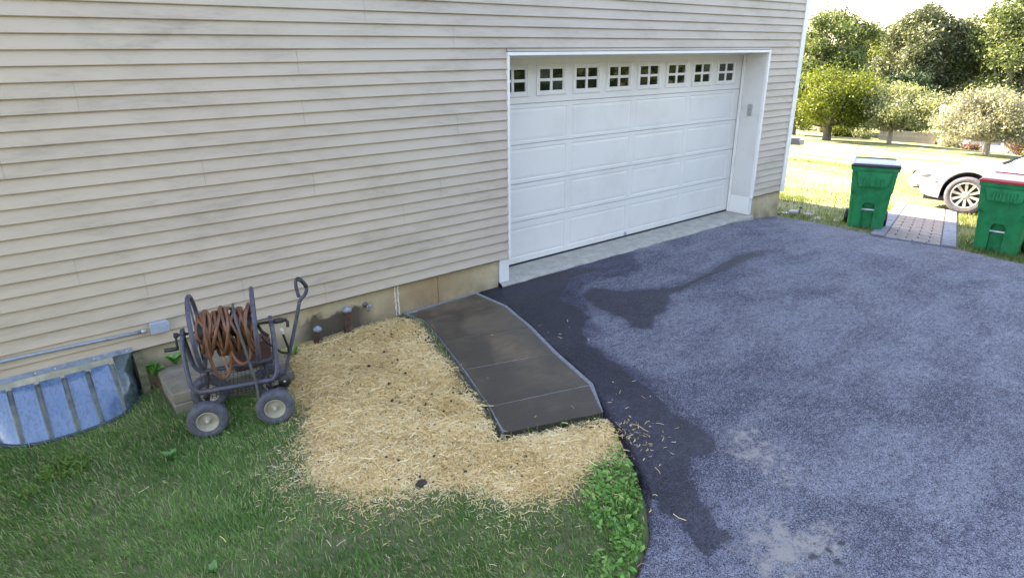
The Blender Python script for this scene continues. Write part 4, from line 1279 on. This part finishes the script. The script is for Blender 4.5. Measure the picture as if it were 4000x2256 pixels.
LF_YEL = leafmat('yellow_green_leaves', (.035, .06, .01), (.12, .155, .02), (.28, .30, .045), .4)
LF_MID = leafmat('mid_green_leaves', (.035, .065, .02), (.105, .145, .048), (.27, .295, .13), .38)
LF_DARK = leafmat('grey_green_leaves', (.036, .056, .027), (.11, .132, .07), (.34, .355, .23), .3, .4)
LF_PALE = leafmat('pale_green_leaves', (.14, .165, .075), (.29, .32, .16), (.50, .50, .33), .4)
LF_OLIVE = leafmat('silver_olive_leaves', (.14, .145, .095), (.26, .26, .19), (.48, .465, .38), .4)
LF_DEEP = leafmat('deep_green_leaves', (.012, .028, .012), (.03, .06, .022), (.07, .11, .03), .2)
TG = 'trees beyond the lawn'
def tz(x): return float(terr(x)) - .05
make_tree('tree', 'yellow-green spreading tree with several thick dark trunks across the lawn', (50.0, 20.5, tz(50)), 5.6, lobes_for(3.6, 5.7, 1.2, 1, 12), 30000, .105, LF_YEL, BARK, 1, .26, 3, group=TG, fork=.25)
make_tree('tree', 'small pale green round tree with one light trunk on the lawn', (52.3, 16.5, tz(52.3)), 4.6, lobes_for(2.9, 4.7, 1.15, 2, 11), 24000, .095, LF_PALE, BARK2, 2, .20, 1, group=TG, fork=.3)
make_tree('tree', 'silvery olive tree with two trunks behind the white car', (49.0, 8.9, tz(49)), 4.2, lobes_for(3.3, 4.3, 1.0, 3, 12), 28000, .09, LF_OLIVE, BARK2, 3, .21, 2, group=TG, fork=.3)
make_tree('tree', 'tallest grey-green broad tree in the middle of the background', (83.5, 26.8, tz(83.5)), 14.2, lobes_for(5.8, 14.4, 1.5, 4, 18), 56000, .18, LF_DARK, BARK, 4, .5, 1, clump=44, spread=.85, group=TG, fork=.2)
make_tree('tree', 'tall mid-green tree just right of the house corner', (67.5, 29.6, tz(67.5)), 12.6, lobes_for(3.8, 12.7, 1.5, 5, 15), 42000, .155, LF_MID, BARK, 5, .4, 1, clump=30, spread=.85, group=TG, fork=.2)
make_tree('tree', 'tall loose green tree at the right edge of the picture', (86.5, 17.4, tz(86.5)), 15.8, lobes_for(7.2, 16.0, 2.0, 6, 18), 52000, .18, LF_MID, BARK2, 6, .45, 2, clump=30, spread=1.0, group=TG, fork=.25)
make_tree('tree', 'bright yellow-green tree peeking between the two tall trees', (94, 37.0, tz(94)), 12.4, lobes_for(4.4, 12.6, 2.0, 7, 12), 18000, .22, LF_YEL, BARK, 7, .35, 1, clump=26, spread=1.0, group=TG)
make_tree('tree', 'thin faded far-off tree between the tallest tree and right-edge tree', (117, 33.0, tz(117)), 14.5, lobes_for(5.0, 14.6, 3.0, 8, 12), 9000, .26, LF_OLIVE, BARK, 8, .35, 1, clump=22, spread=1.2, group=TG)
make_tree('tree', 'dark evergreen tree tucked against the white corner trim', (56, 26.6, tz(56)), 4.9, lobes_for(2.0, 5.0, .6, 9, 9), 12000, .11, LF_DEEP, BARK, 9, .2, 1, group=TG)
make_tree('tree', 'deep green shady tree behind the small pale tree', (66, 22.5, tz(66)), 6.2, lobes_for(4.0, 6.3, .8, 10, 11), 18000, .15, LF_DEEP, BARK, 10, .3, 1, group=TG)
make_tree('tree', 'low dark green tree behind the yellow-green tree', (74, 31.5, tz(74)), 6.5, lobes_for(5.5, 6.6, .5, 12, 12), 18000, .18, LF_DARK, BARK, 12, .3, 1, group=TG)
# trees on the street side: seen mirrored in the garage panes and the well cover
RG = 'trees mirrored in the window panes'
for i, (x, y, h, wd, lm) in enumerate(((6, -19, 9, 4.6, LF_MID), (13.5, -18, 8.5, 4.6, LF_DEEP), (21, -17.5, 9, 4.8, LF_MID), (-3, -22, 11, 5.0, LF_DARK), (-14, -23, 11, 5.5, LF_MID), (29, -18, 9, 5.0, LF_DEEP))):
    make_tree('tree', 'leafy tree seen only as a reflection in the glass', (x, y, tz(x)), h, lobes_for(wd, h, -.4, 30 + i, 14), 11000, .30, lm, BARK, 30 + i, .3, 1, clump=26, spread=1.0, group=RG)

# shrubs by the neighbouring house
def shrub(name, label, loc, r, leafm, n, seed, size=.1):
    t = thing(name, label, 'shrub', loc)
    lb = [((r * .5 * math.cos(q), r * .5 * math.sin(q), r * .55), (r * .6, r * .6, r * .45)) for q in (0, 1.3, 2.6, 3.9, 5.2)]
    link('foliage', leaf_mesh('foliage', lb, n, size, seed, 24, .3), leafm, t)
    mb = MB()
    for q in range(5):
        mb.tube([(0, 0, -.1), (.2 * r * math.cos(q * 1.3), .2 * r * math.sin(q * 1.3), r * .4), (.5 * r * math.cos(q * 1.3), .5 * r * math.sin(q * 1.3), r * .8)], [.03, .02, .01], 5)
    mb.build('stem', BARK, t)
LF_RED = leafmat('russet_leaves', (.10, .05, .035), (.18, .10, .07), (.26, .2, .12), .3)
shrub('shrub', 'russet red-brown shrub at the far right behind the car', (56.5, 8.4, tz(56.5)), 1.15, LF_RED, 3000, 41)
shrub('shrub', 'low green shrub at the foot of the russet shrub', (55.0, 7.4, tz(55)), .6, LF_PALE, 1500, 42)
shrub('shrub', 'small russet shrub in front of the white porch', (57.5, 12.2, tz(57.5)), .5, LF_RED, 1200, 43)
shrub('shrub', 'low olive hedge along the white porch base', (60.5, 14.6, tz(60.5)), .75, LF_OLIVE, 2000, 44)
shrub('shrub', 'bright green bush under the yellow-green tree', (60.0, 24.2, tz(60)), 1.1, LF_YEL, 2500, 45, .12)
shrub('shrub', 'pale bush between the trunks and the board fence', (60.5, 22.3, tz(60.5)), .9, LF_PALE, 2200, 46, .12)

# neighbour's board fence
fe = thing('board_fence', 'grey board fence beyond the small pale tree', 'fence', (60.6, 20.6, tz(60.6)), (0, 0, math.atan2(16.6 - 20.6, 61.8 - 60.6)))
FENCE = plain('grey_fence_wood', (.22, .19, .17), .9, var=.2, scale=4)
bme = MB().bbox(-.07, .07, -.012, .012, 0, 1.0, .004).mesh('board'); bme.materials.append(FENCE)
for i in range(30):
    q = bpy.data.objects.new('board', bme); COL.objects.link(q); q.parent = fe; q.location = (i * .15, random.uniform(-.004, .004), .03); q.rotation_euler = (random.uniform(-.01, .01), 0, 0)
for z in (.25, .8): MB().box(-.07, 4.42, .014, .05, z, z + .08).build('rail', FENCE, fe)
# neighbour's house with a railed porch
nb = thing('house', 'white neighbouring house with a railed porch behind the olive tree', 'house', (62.5, 11.5, tz(63)), (0, 0, math.radians(-72)))
NW = plain('white_clapboard', (.80, .79, .77), .7, var=.04)
BRICK = plain('pink_brick', (.45, .27, .21), .9, var=.25, scale=3)
MB().box(-4.5, 9, 2.2, 8, 0, 2.85).build('wall', NW, nb)
MB().box(-4.6, 9.1, 0, 2.2, 0, .55).build('porch_deck', NW, nb)
MB().add([(-5, -.4, 2.75), (9.5, -.4, 2.75), (9.5, 8.4, 2.75), (-5, 8.4, 2.75), (-5, 4, 3.5), (9.5, 4, 3.5)], [(0, 1, 5, 4), (2, 3, 4, 5), (0, 3, 2, 1), (1, 2, 5), (3, 0, 4)]).build('roof', plain('grey_roof', (.16, .15, .15), .9), nb)
RAIL = plain('grey_railing', (.34, .33, .32), .8)
for x in (-4.5, -2.3, 0, 2.6, 5.2, 8.9):
    MB().box(x - .08, x + .08, .05, .21, .55, 2.75).build('post', NW, nb)
MB().box(-4.4, 8.8, .10, .16, 1.45, 1.52).build('handrail', RAIL, nb)
bl = MB().box(-.022, .022, .115, .145, .60, 1.45).mesh('baluster'); bl.materials.append(RAIL)
for x in np.arange(-4.3, 8.7, .13):
    if -.3 < x < 1.2: continue
    q = bpy.data.objects.new('baluster', bl); COL.objects.link(q); q.parent = nb; q.location = (float(x), 0, 0)
MB().box(-.4, 1.2, 2.17, 2.2, .56, 2.6).build('door', plain('brown_door', (.22, .12, .09), .6), nb)
for x in (-3.4, 3.2, 6.4):
    wf = MB().box(x, x + 1.2, 2.16, 2.2, 1.2, 2.6).build('window', NW, nb)
    MB().box(x + .08, x + 1.12, 2.14, 2.159, 1.28, 2.52).build('pane', CARGLASS, wf)
MB().box(-4.5, -.5, 2.15, 2.199, .56, 1.15).build('brick_base', BRICK, nb)
# dark tipped container by the house corner
tb = thing('storage_box', 'dark grey box lying on the lawn by the white corner trim', 'box', (36.4, 16.1, tz(36.4)), (0, 0, math.radians(-60)))
MB().prism([(-.55, -.3), (.45, -.3), (.55, .3), (-.45, .3)], 0, .42, [(-.45, -.25), (.25, -.25), (.35, .25), (-.40, .25)]).build('body', plain('dark_grey_box', (.06, .065, .08), .6), tb)
MB().prism([(.27, -.26), (.60, -.30), (.68, .28), (.37, .26)], .02, .36).build('lid', plain('mid_grey_lid', (.16, .17, .20), .5), tb)

# ------------------------------------------------------------------ grass, straw, clover and weeds
def blades(name, xy, z, ln, wd, lean, mat, seed, rndv, leandir=None):
    r = np.random.default_rng(seed); n = len(xy)
    a = r.uniform(0, 2 * PI, n); dx, dy = np.cos(a), np.sin(a)
    b = r.uniform(0, 2 * PI, n) if leandir is None else leandir + r.normal(0, .9, n)
    L = ln * r.uniform(.55, 1.35, n); W = wd * r.uniform(.7, 1.3, n)
    k = lean * r.uniform(.2, 1.3, n)
    lx, ly = np.cos(b) * k * L, np.sin(b) * k * L
    x, y = xy[:, 0], xy[:, 1]
    hz = L * np.sqrt(np.clip(1 - (k * .8) ** 2, .08, 1))
    V = np.zeros((n, 5, 3))
    V[:, 0] = np.stack([x - dx * W, y - dy * W, z - .008], 1); V[:, 1] = np.stack([x + dx * W, y + dy * W, z - .008], 1)
    V[:, 2] = np.stack([x + lx * .38 - dx * W * .8, y + ly * .38 - dy * W * .8, z + hz * .62], 1); V[:, 3] = np.stack([x + lx * .38 + dx * W * .8, y + ly * .38 + dy * W * .8, z + hz * .62], 1)
    V[:, 4] = np.stack([x + lx, y + ly, z + hz], 1)
    i = np.arange(n)[:, None] * 5
    T = np.concatenate([i + np.array([[0, 1, 3]]), i + np.array([[0, 3, 2]]), i + np.array([[2, 3, 4]])], 0)
    return link(name, fast_mesh(name, V.reshape(-1, 3), T, {'rnd': np.repeat(rndv, 5)}), mat)

def scatter(n, x0, x1, y0, y1, seed):
    r = np.random.default_rng(seed)
    return np.stack([r.uniform(x0, x1, n), r.uniform(y0, y1, n)], 1)
STEPP = [(-3.71, -.66), (-2.79, -.66), (-2.79, -.05), (-3.71, -.05)]
CLOVERP = [(-1.45, -3.02), (-1.55, -3.28), (-1.77, -3.54), (-1.93, -3.69), (-2.27, -3.87), (-2.8, -4.3), (-2.9, -4.1), (-2.45, -3.80), (-2.15, -3.58), (-2.10, -3.28), (-1.78, -3.10)]
q = scatter(270000, -6.0, -1.15, -4.9, -.05, 61)
s_str = sdf(q[:, 0], q[:, 1], STRAWP)
keep = (s_str < .02) & (q[:, 0] < driveL(q[:, 1]) - .0) & (sdf(q[:, 0], q[:, 1], WALKP) < -.02) & (sdf(q[:, 0], q[:, 1], STEPP) < 0)
ex = np.abs(q[:, 0] + 4.33) / .5
keep &= ~((ex < 1) & (q[:, 1] > -.03 - .45 * np.sqrt(np.clip(1 - ex ** 2.6, 0, 1))))
# thin out near the straw edge and in worn patches
rr_ = RNG.uniform(0, 1, len(q))
thin = np.clip((-s_str) / .30, .25, 1) * np.clip(.80 + .5 * vnoise(q[:, 0], q[:, 1], 2.2, 71), .5, 1)
keep &= rr_ < thin * .92
q = q[keep]
tone = .32 + .22 * vnoise(q[:, 0], q[:, 1], 1.6, 72) + .22 * vnoise(q[:, 0], q[:, 1], 9, 73) + RNG.uniform(-.24, .24, len(q))
dead = (RNG.uniform(0, 1, len(q)) < .09 + .28 * np.clip(vnoise(q[:, 0], q[:, 1], 1.9, 74), 0, 1) + .12 * np.clip(1 + sdf(q[:, 0], q[:, 1], STRAWP) / .4, 0, 1))
tone = np.where(dead, RNG.uniform(.78, 1, len(q)), np.clip(tone, 0, .66))
ld = 2.2 + 1.6 * vnoise(q[:, 0], q[:, 1], .9, 75)
go = blades('lawn_grass', q, groundz(q[:, 0], q[:, 1]), .044, .0024, .95, GRASS, 62, tone, ld)
tag(go, 'short green lawn grass around the hose cart and straw', 'grass', kind='stuff')
# grass on the sunny side
q = np.concatenate([scatter(70000, 5.7, 11, -5.5, 5.5, 63), scatter(60000, 11, 24, -6, 14, 64)])
pv = np.stack([(q[:, 0] - 6.02) * math.cos(pa) + (q[:, 1] + 2.05) * math.sin(pa), -(q[:, 0] - 6.02) * math.sin(pa) + (q[:, 1] + 2.05) * math.cos(pa)], 1)
keep = (q[:, 0] > driveR(q[:, 1]) + .0 + .03 * vnoise(q[:, 1], q[:, 1], 6, 80)) | (q[:, 1] > .25)
keep &= ~((q[:, 0] < XR + .05) & (q[:, 1] > -.05)) & ~((np.abs(pv[:, 1]) < .57) & (pv[:, 0] > -.1) & (pv[:, 0] < LEN))
keep &= RNG.uniform(0, 1, len(q)) < np.clip(.55 + .7 * vnoise(q[:, 0], q[:, 1], .8, 81), .12, 1)
q = q[keep]
tone = np.clip(.35 + .3 * vnoise(q[:, 0], q[:, 1], .7, 82) + RNG.uniform(-.2, .2, len(q)), 0, .8)
go = blades('side_lawn_grass', q, groundz(q[:, 0], q[:, 1]), .07, .0042, .7, GRASS2, 65, tone)
tag(go, 'sunlit lawn grass around the trash bins and paver path', 'grass', kind='stuff')

# straw
def straw(name, xy, z, ln, wd, seed, tone):
    r = np.random.default_rng(seed); n = len(xy)
    a = r.uniform(0, PI, n); L = ln * np.clip(r.lognormal(-.15, .55, n), .25, 3.2) / 2; W = wd * r.uniform(.6, 1.4, n)
    bd = r.normal(0, .25, n); pz = r.normal(0, .11, n)
    c0 = np.stack([np.cos(a - bd), np.sin(a - bd), pz], 1); c1 = np.stack([np.cos(a + bd), np.sin(a + bd), -pz * .4], 1)
    N = np.stack([-np.sin(a), np.cos(a), r.normal(0, .5, n)], 1) * W[:, None]
    P = np.stack([xy[:, 0], xy[:, 1], z], 1)
    A = P - c0 * L[:, None]; B = P + c1 * L[:, None]; up = np.array([0, 0, 1.0]) * (W * .8)[:, None]
    V = np.stack([A - N, A + N, P - N + up, P + N + up, B - N, B + N], 1).reshape(-1, 3)
    i = np.arange(n)[:, None] * 6
    T = np.concatenate([i + np.array([[0, 1, 3, 2]]), i + np.array([[2, 3, 5, 4]])], 0)
    return link(name, fast_mesh(name, V, T, {'rnd': np.repeat(tone, 6)}), STRAW)
q = scatter(260000, -3.7, -1.0, -3.6, 0, 66)
d_ = sdf(q[:, 0], q[:, 1], STRAWP) + .06 * vnoise(q[:, 0], q[:, 1], 3.5, 83)
pr_ = np.where(d_ > .05, 1, np.where(d_ > -.02, .55, np.clip(.24 * np.exp(d_ / .12), 0, 1)))
# thin along the walkway edge so the dark soil shows
wk = sdf(q[:, 0], q[:, 1], WALKP)
pr_ = pr_ * np.where(wk > 0, .004, np.clip(((-wk) - .03) / .17 + .05 + .25 * vnoise(q[:, 0], q[:, 1], 6, 23), .03, 1))
pr_ = pr_ * np.where(q[:, 0] > driveL(q[:, 1]), .30, 1)
pr_ = pr_ * np.where(q[:, 1] > -.16, .35, 1) * np.clip(.98 + .9 * vnoise(q[:, 0], q[:, 1], 5, 84) + .7 * vnoise(q[:, 0], q[:, 1], 14, 85), .12, 1)
keep = RNG.uniform(0, 1, len(q)) < pr_
q = q[keep]; d_ = d_[keep]; wk = wk[keep]
z = groundz(q[:, 0], q[:, 1]) + RNG.uniform(.001, .012, len(q)) * np.clip(d_ / .1 + .6, .3, 1)
z = np.where(d_ < -.02, z + .010, z)
z = np.where(wk > -.005, -.316 + RNG.uniform(.001, .004, len(q)), z)
ond = (q[:, 0] > driveL(q[:, 1])) & (wk <= 0)
z = np.where(ond, drivez(q[:, 0], q[:, 1]) + RNG.uniform(.003, .008, len(q)), z)
tone = np.clip(.5 + .22 * vnoise(q[:, 0], q[:, 1], 3, 86) + RNG.normal(0, .27, len(q)), 0, 1)
sto = straw('straw_mulch', q, z, .034, .0019, 67, tone)
tag(sto, 'loose golden straw mulch spread beside the stone walkway', 'straw', kind='stuff')
q = scatter(9000, -3.4, -1.1, -3.3, -.1, 91)
q = q[(sdf(q[:, 0], q[:, 1], STRAWP) > .06) & (sdf(q[:, 0], q[:, 1], WALKP) < -.06)]
q = q[vnoise(q[:, 0], q[:, 1], 4, 92) > -.1]
sl_ = straw('matted_stalks', q, groundz(q[:, 0], q[:, 1]) + RNG.uniform(.008, .018, len(q)), .075, .0017, 93, RNG.uniform(.35, 1, len(q)))
tag(sl_, 'long matted stalks lying over the straw mulch', 'straw', kind='stuff')
# longer stray stalks on grass and asphalt
q = scatter(900, -4.6, -.2, -4.6, -.6, 68)
d_ = sdf(q[:, 0], q[:, 1], STRAWP)
dl = q[:, 0] - driveL(q[:, 1])
keep = (d_ < 0) & (sdf(q[:, 0], q[:, 1], WALKP) < -.02) & (RNG.uniform(0, 1, len(q)) < np.clip(.35 * np.exp(d_ / .6) + np.where(dl > 0, .22, .04), 0, 1)) & (dl < .5)
q = q[keep]; dl = dl[keep]
z = np.where(dl > 0, drivez(q[:, 0], q[:, 1]) + .004, groundz(q[:, 0], q[:, 1]) + .036)
so2 = straw('straw_stalks', q, z, .042, .0016, 69, RNG.uniform(.5, 1, len(q)))
tag(so2, 'stray pale straw stalks scattered on the lawn and asphalt', 'straw', kind='stuff')

# broad clover / plantain leaves
def leaves(name, xy, z, size, mat, seed, label, cat, hz=.03):
    r = np.random.default_rng(seed); n = len(xy)
    P = np.stack([xy[:, 0], xy[:, 1], z + r.uniform(.2, 1.2, n) * hz], 1)
    N = r.normal(size=(n, 3)) * .55 + np.array([0, 0, 1.0]); N /= np.linalg.norm(N, axis=1)[:, None]
    A = np.cross(N, r.normal(size=(n, 3))); A /= np.linalg.norm(A, axis=1)[:, None]; B = np.cross(N, A)
    s = size * r.uniform(.55, 1.4, n)[:, None]
    k = [P - A * s, P - A * s * .35 + B * s * .42 + N * s * .1, P + A * s * .45 + B * s * .36 + N * s * .1, P + A * s * 1.05 - N * s * .15, P + A * s * .45 - B * s * .36 + N * s * .1, P - A * s * .35 - B * s * .42 + N * s * .1]
    V = np.stack(k, 1).reshape(-1, 3); i = np.arange(n)[:, None] * 6
    T = np.concatenate([i + np.array([[0, 1, 2, 3]]), i + np.array([[0, 3, 4, 5]])], 0)
    o = link(name, fast_mesh(name, V, T, {'rnd': np.repeat(r.uniform(0, 1, n), 6)}), mat)
    return tag(o, label, cat, kind='stuff')
q = scatter(7000, -3.0, -1.3, -4.4, -2.95, 70)
d_ = sdf(q[:, 0], q[:, 1], CLOVERP) + .10 * vnoise(q[:, 0], q[:, 1], 7, 87) - .01
q = q[(d_ > RNG.uniform(-.06, .06, len(q))) & (q[:, 0] < driveL(q[:, 1]) - .01)]
leaves('clover_patch', q, groundz(q[:, 0], q[:, 1]), .021, CLOVER, 71, 'bright broad-leaved clover patch at the driveway edge', 'clover', .022)
WP = [(-4.80, -.92), (-4.58, -.76), (-4.37, -.70), (-4.13, -.66), (-4.22, -.93), (-4.53, -1.02), (-4.75, -1.12)]
q = scatter(6000, -4.9, -3.8, -1.3, -.35, 72)
d_ = sdf(q[:, 0], q[:, 1], WP) + .12 * vnoise(q[:, 0], q[:, 1], 7, 88)
q = q[(d_ > .03)]
leaves('weed_patch', q, groundz(q[:, 0], q[:, 1]), .012, WEED, 73, 'yellow-green low weeds in the lawn below the window well', 'weeds', .05)

# single plants
def big_leaf(L, W, arch):
    V = []; F = []; n = 7
    for i in range(n + 1):
        t_ = i / n; wd = W * math.sin(PI * min(1, t_ * .94 + .06)) ** .8
        z = arch * math.sin(t_ * PI * .7); x = L * t_
        V += [(x, -wd, z + wd * .25), (x, 0, z), (x, wd, z + wd * .25)]
    for i in range(n):
        F += [(i * 3, i * 3 + 1, i * 3 + 4, i * 3 + 3), (i * 3 + 1, i * 3 + 2, i * 3 + 5, i * 3 + 4)]
    return MB().add(V, F, True)
def rosette(name, label, loc, n, L, W, arch, mat, tilt, seed):
    t = thing(name, label, 'plant', loc); r = random.Random(seed)
    me = big_leaf(L, W, arch).mesh('leaf'); me.materials.append(mat)
    for k in range(n):
        o = bpy.data.objects.new('leaf', me); COL.objects.link(o); o.parent = t
        o.rotation_euler = (r.uniform(-.2, .2), -tilt * r.uniform(.5, 1.3), k * 2.4 + r.uniform(-.3, .3))
        s_ = r.uniform(.7, 1.15); o.scale = (s_, s_, s_)
LEAFG = plain('fresh_green_leaf', (.13, .32, .07), .45, var=.25, scale=30)
LEAFB = plain('broad_leaf', (.10, .22, .05), .45, var=.25, scale=30)
rosette('weed', 'upright broad-leaved weed standing alone in the left lawn', (-3.86, -1.22, -.35), 7, .085, .02, .03, LEAFB, .7, 1)
rosette('weed', 'bright green weed at the bottom edge of the lawn', (-3.92, -2.45, -.345), 8, .06, .016, .02, LEAFB, .6, 2)
rosette('plant', 'leafy green sprig against the foundation beside the window well', (-3.72, -.12, -.21), 10, .11, .045, .04, LEAFG, .75, 3)
rosette('plant', 'trailing green leaves on the back of the stone step', (-3.55, -.11, -.165), 10, .095, .04, .035, LEAFG, .6, 4)
rosette('plant', 'long-bladed green tuft by the wall behind the cart handle', (-2.62, -.22, -.34), 12, .11, .008, .04, LEAFG, .6, 5)
# clods of soil in the straw
SOIL = plain('dark_soil', (.055, .042, .032), .95, var=.4, scale=25, bump=.8)
for (x, y, r, lab) in ((-2.70, -2.52, .030, 'largest dark soil clod lying in the straw'), (-2.42, -2.60, .013, 'small dark clod just right of the largest clod'), (-1.60, -1.42, .035, 'dark earth lump in the straw beside the second flagstone'), (-1.74, -1.98, .028, 'dark earth lump beside the fourth flagstone')):
    mb = MB(); mb.ell((0, 0, 0), (r * 1.25, r, r * .7), 10, 7, .14)
    o = mb.build('soil_clod', SOIL); o.location = (x, y, float(groundz(np.array([x]), np.array([y]))[0]) + r * .45); tag(o, lab, 'soil clod')

q = scatter(2600, -3.2, -1.1, -3.15, -.1, 95)
d_ = sdf(q[:, 0], q[:, 1], STRAWP); wk = sdf(q[:, 0], q[:, 1], WALKP)
keep = (d_ > .03) & (wk < -.01) & (RNG.uniform(0, 1, len(q)) < np.where(wk > -.16, .9, .30) * np.clip(.6 + .9 * vnoise(q[:, 0], q[:, 1], 6, 23), .1, 1))
q = q[keep]; n = len(q)
base = np.array([(1, 0, 0), (-1, 0, 0), (0, 1, 0), (0, -1, 0), (0, 0, 1), (0, 0, -1)], float)
oct_ = np.array([(0, 2, 4), (2, 1, 4), (1, 3, 4), (3, 0, 4), (2, 0, 5), (1, 2, 5), (3, 1, 5), (0, 3, 5)])
rad = RNG.lognormal(-5.1, .45, n)[:, None, None]
V = base[None] * rad * RNG.uniform(.6, 1.4, (n, 6, 1))
V = V + np.stack([q[:, 0], q[:, 1], groundz(q[:, 0], q[:, 1]) + .012], 1)[:, None]
T = (np.arange(n)[:, None, None] * 6 + oct_[None]).reshape(-1, 3)
cr_ = link('soil_crumbs', fast_mesh('soil_crumbs', V.reshape(-1, 3), T), SOIL)
tag(cr_, 'dark soil crumbs strewn through the straw beside the slabs', 'soil', kind='stuff')
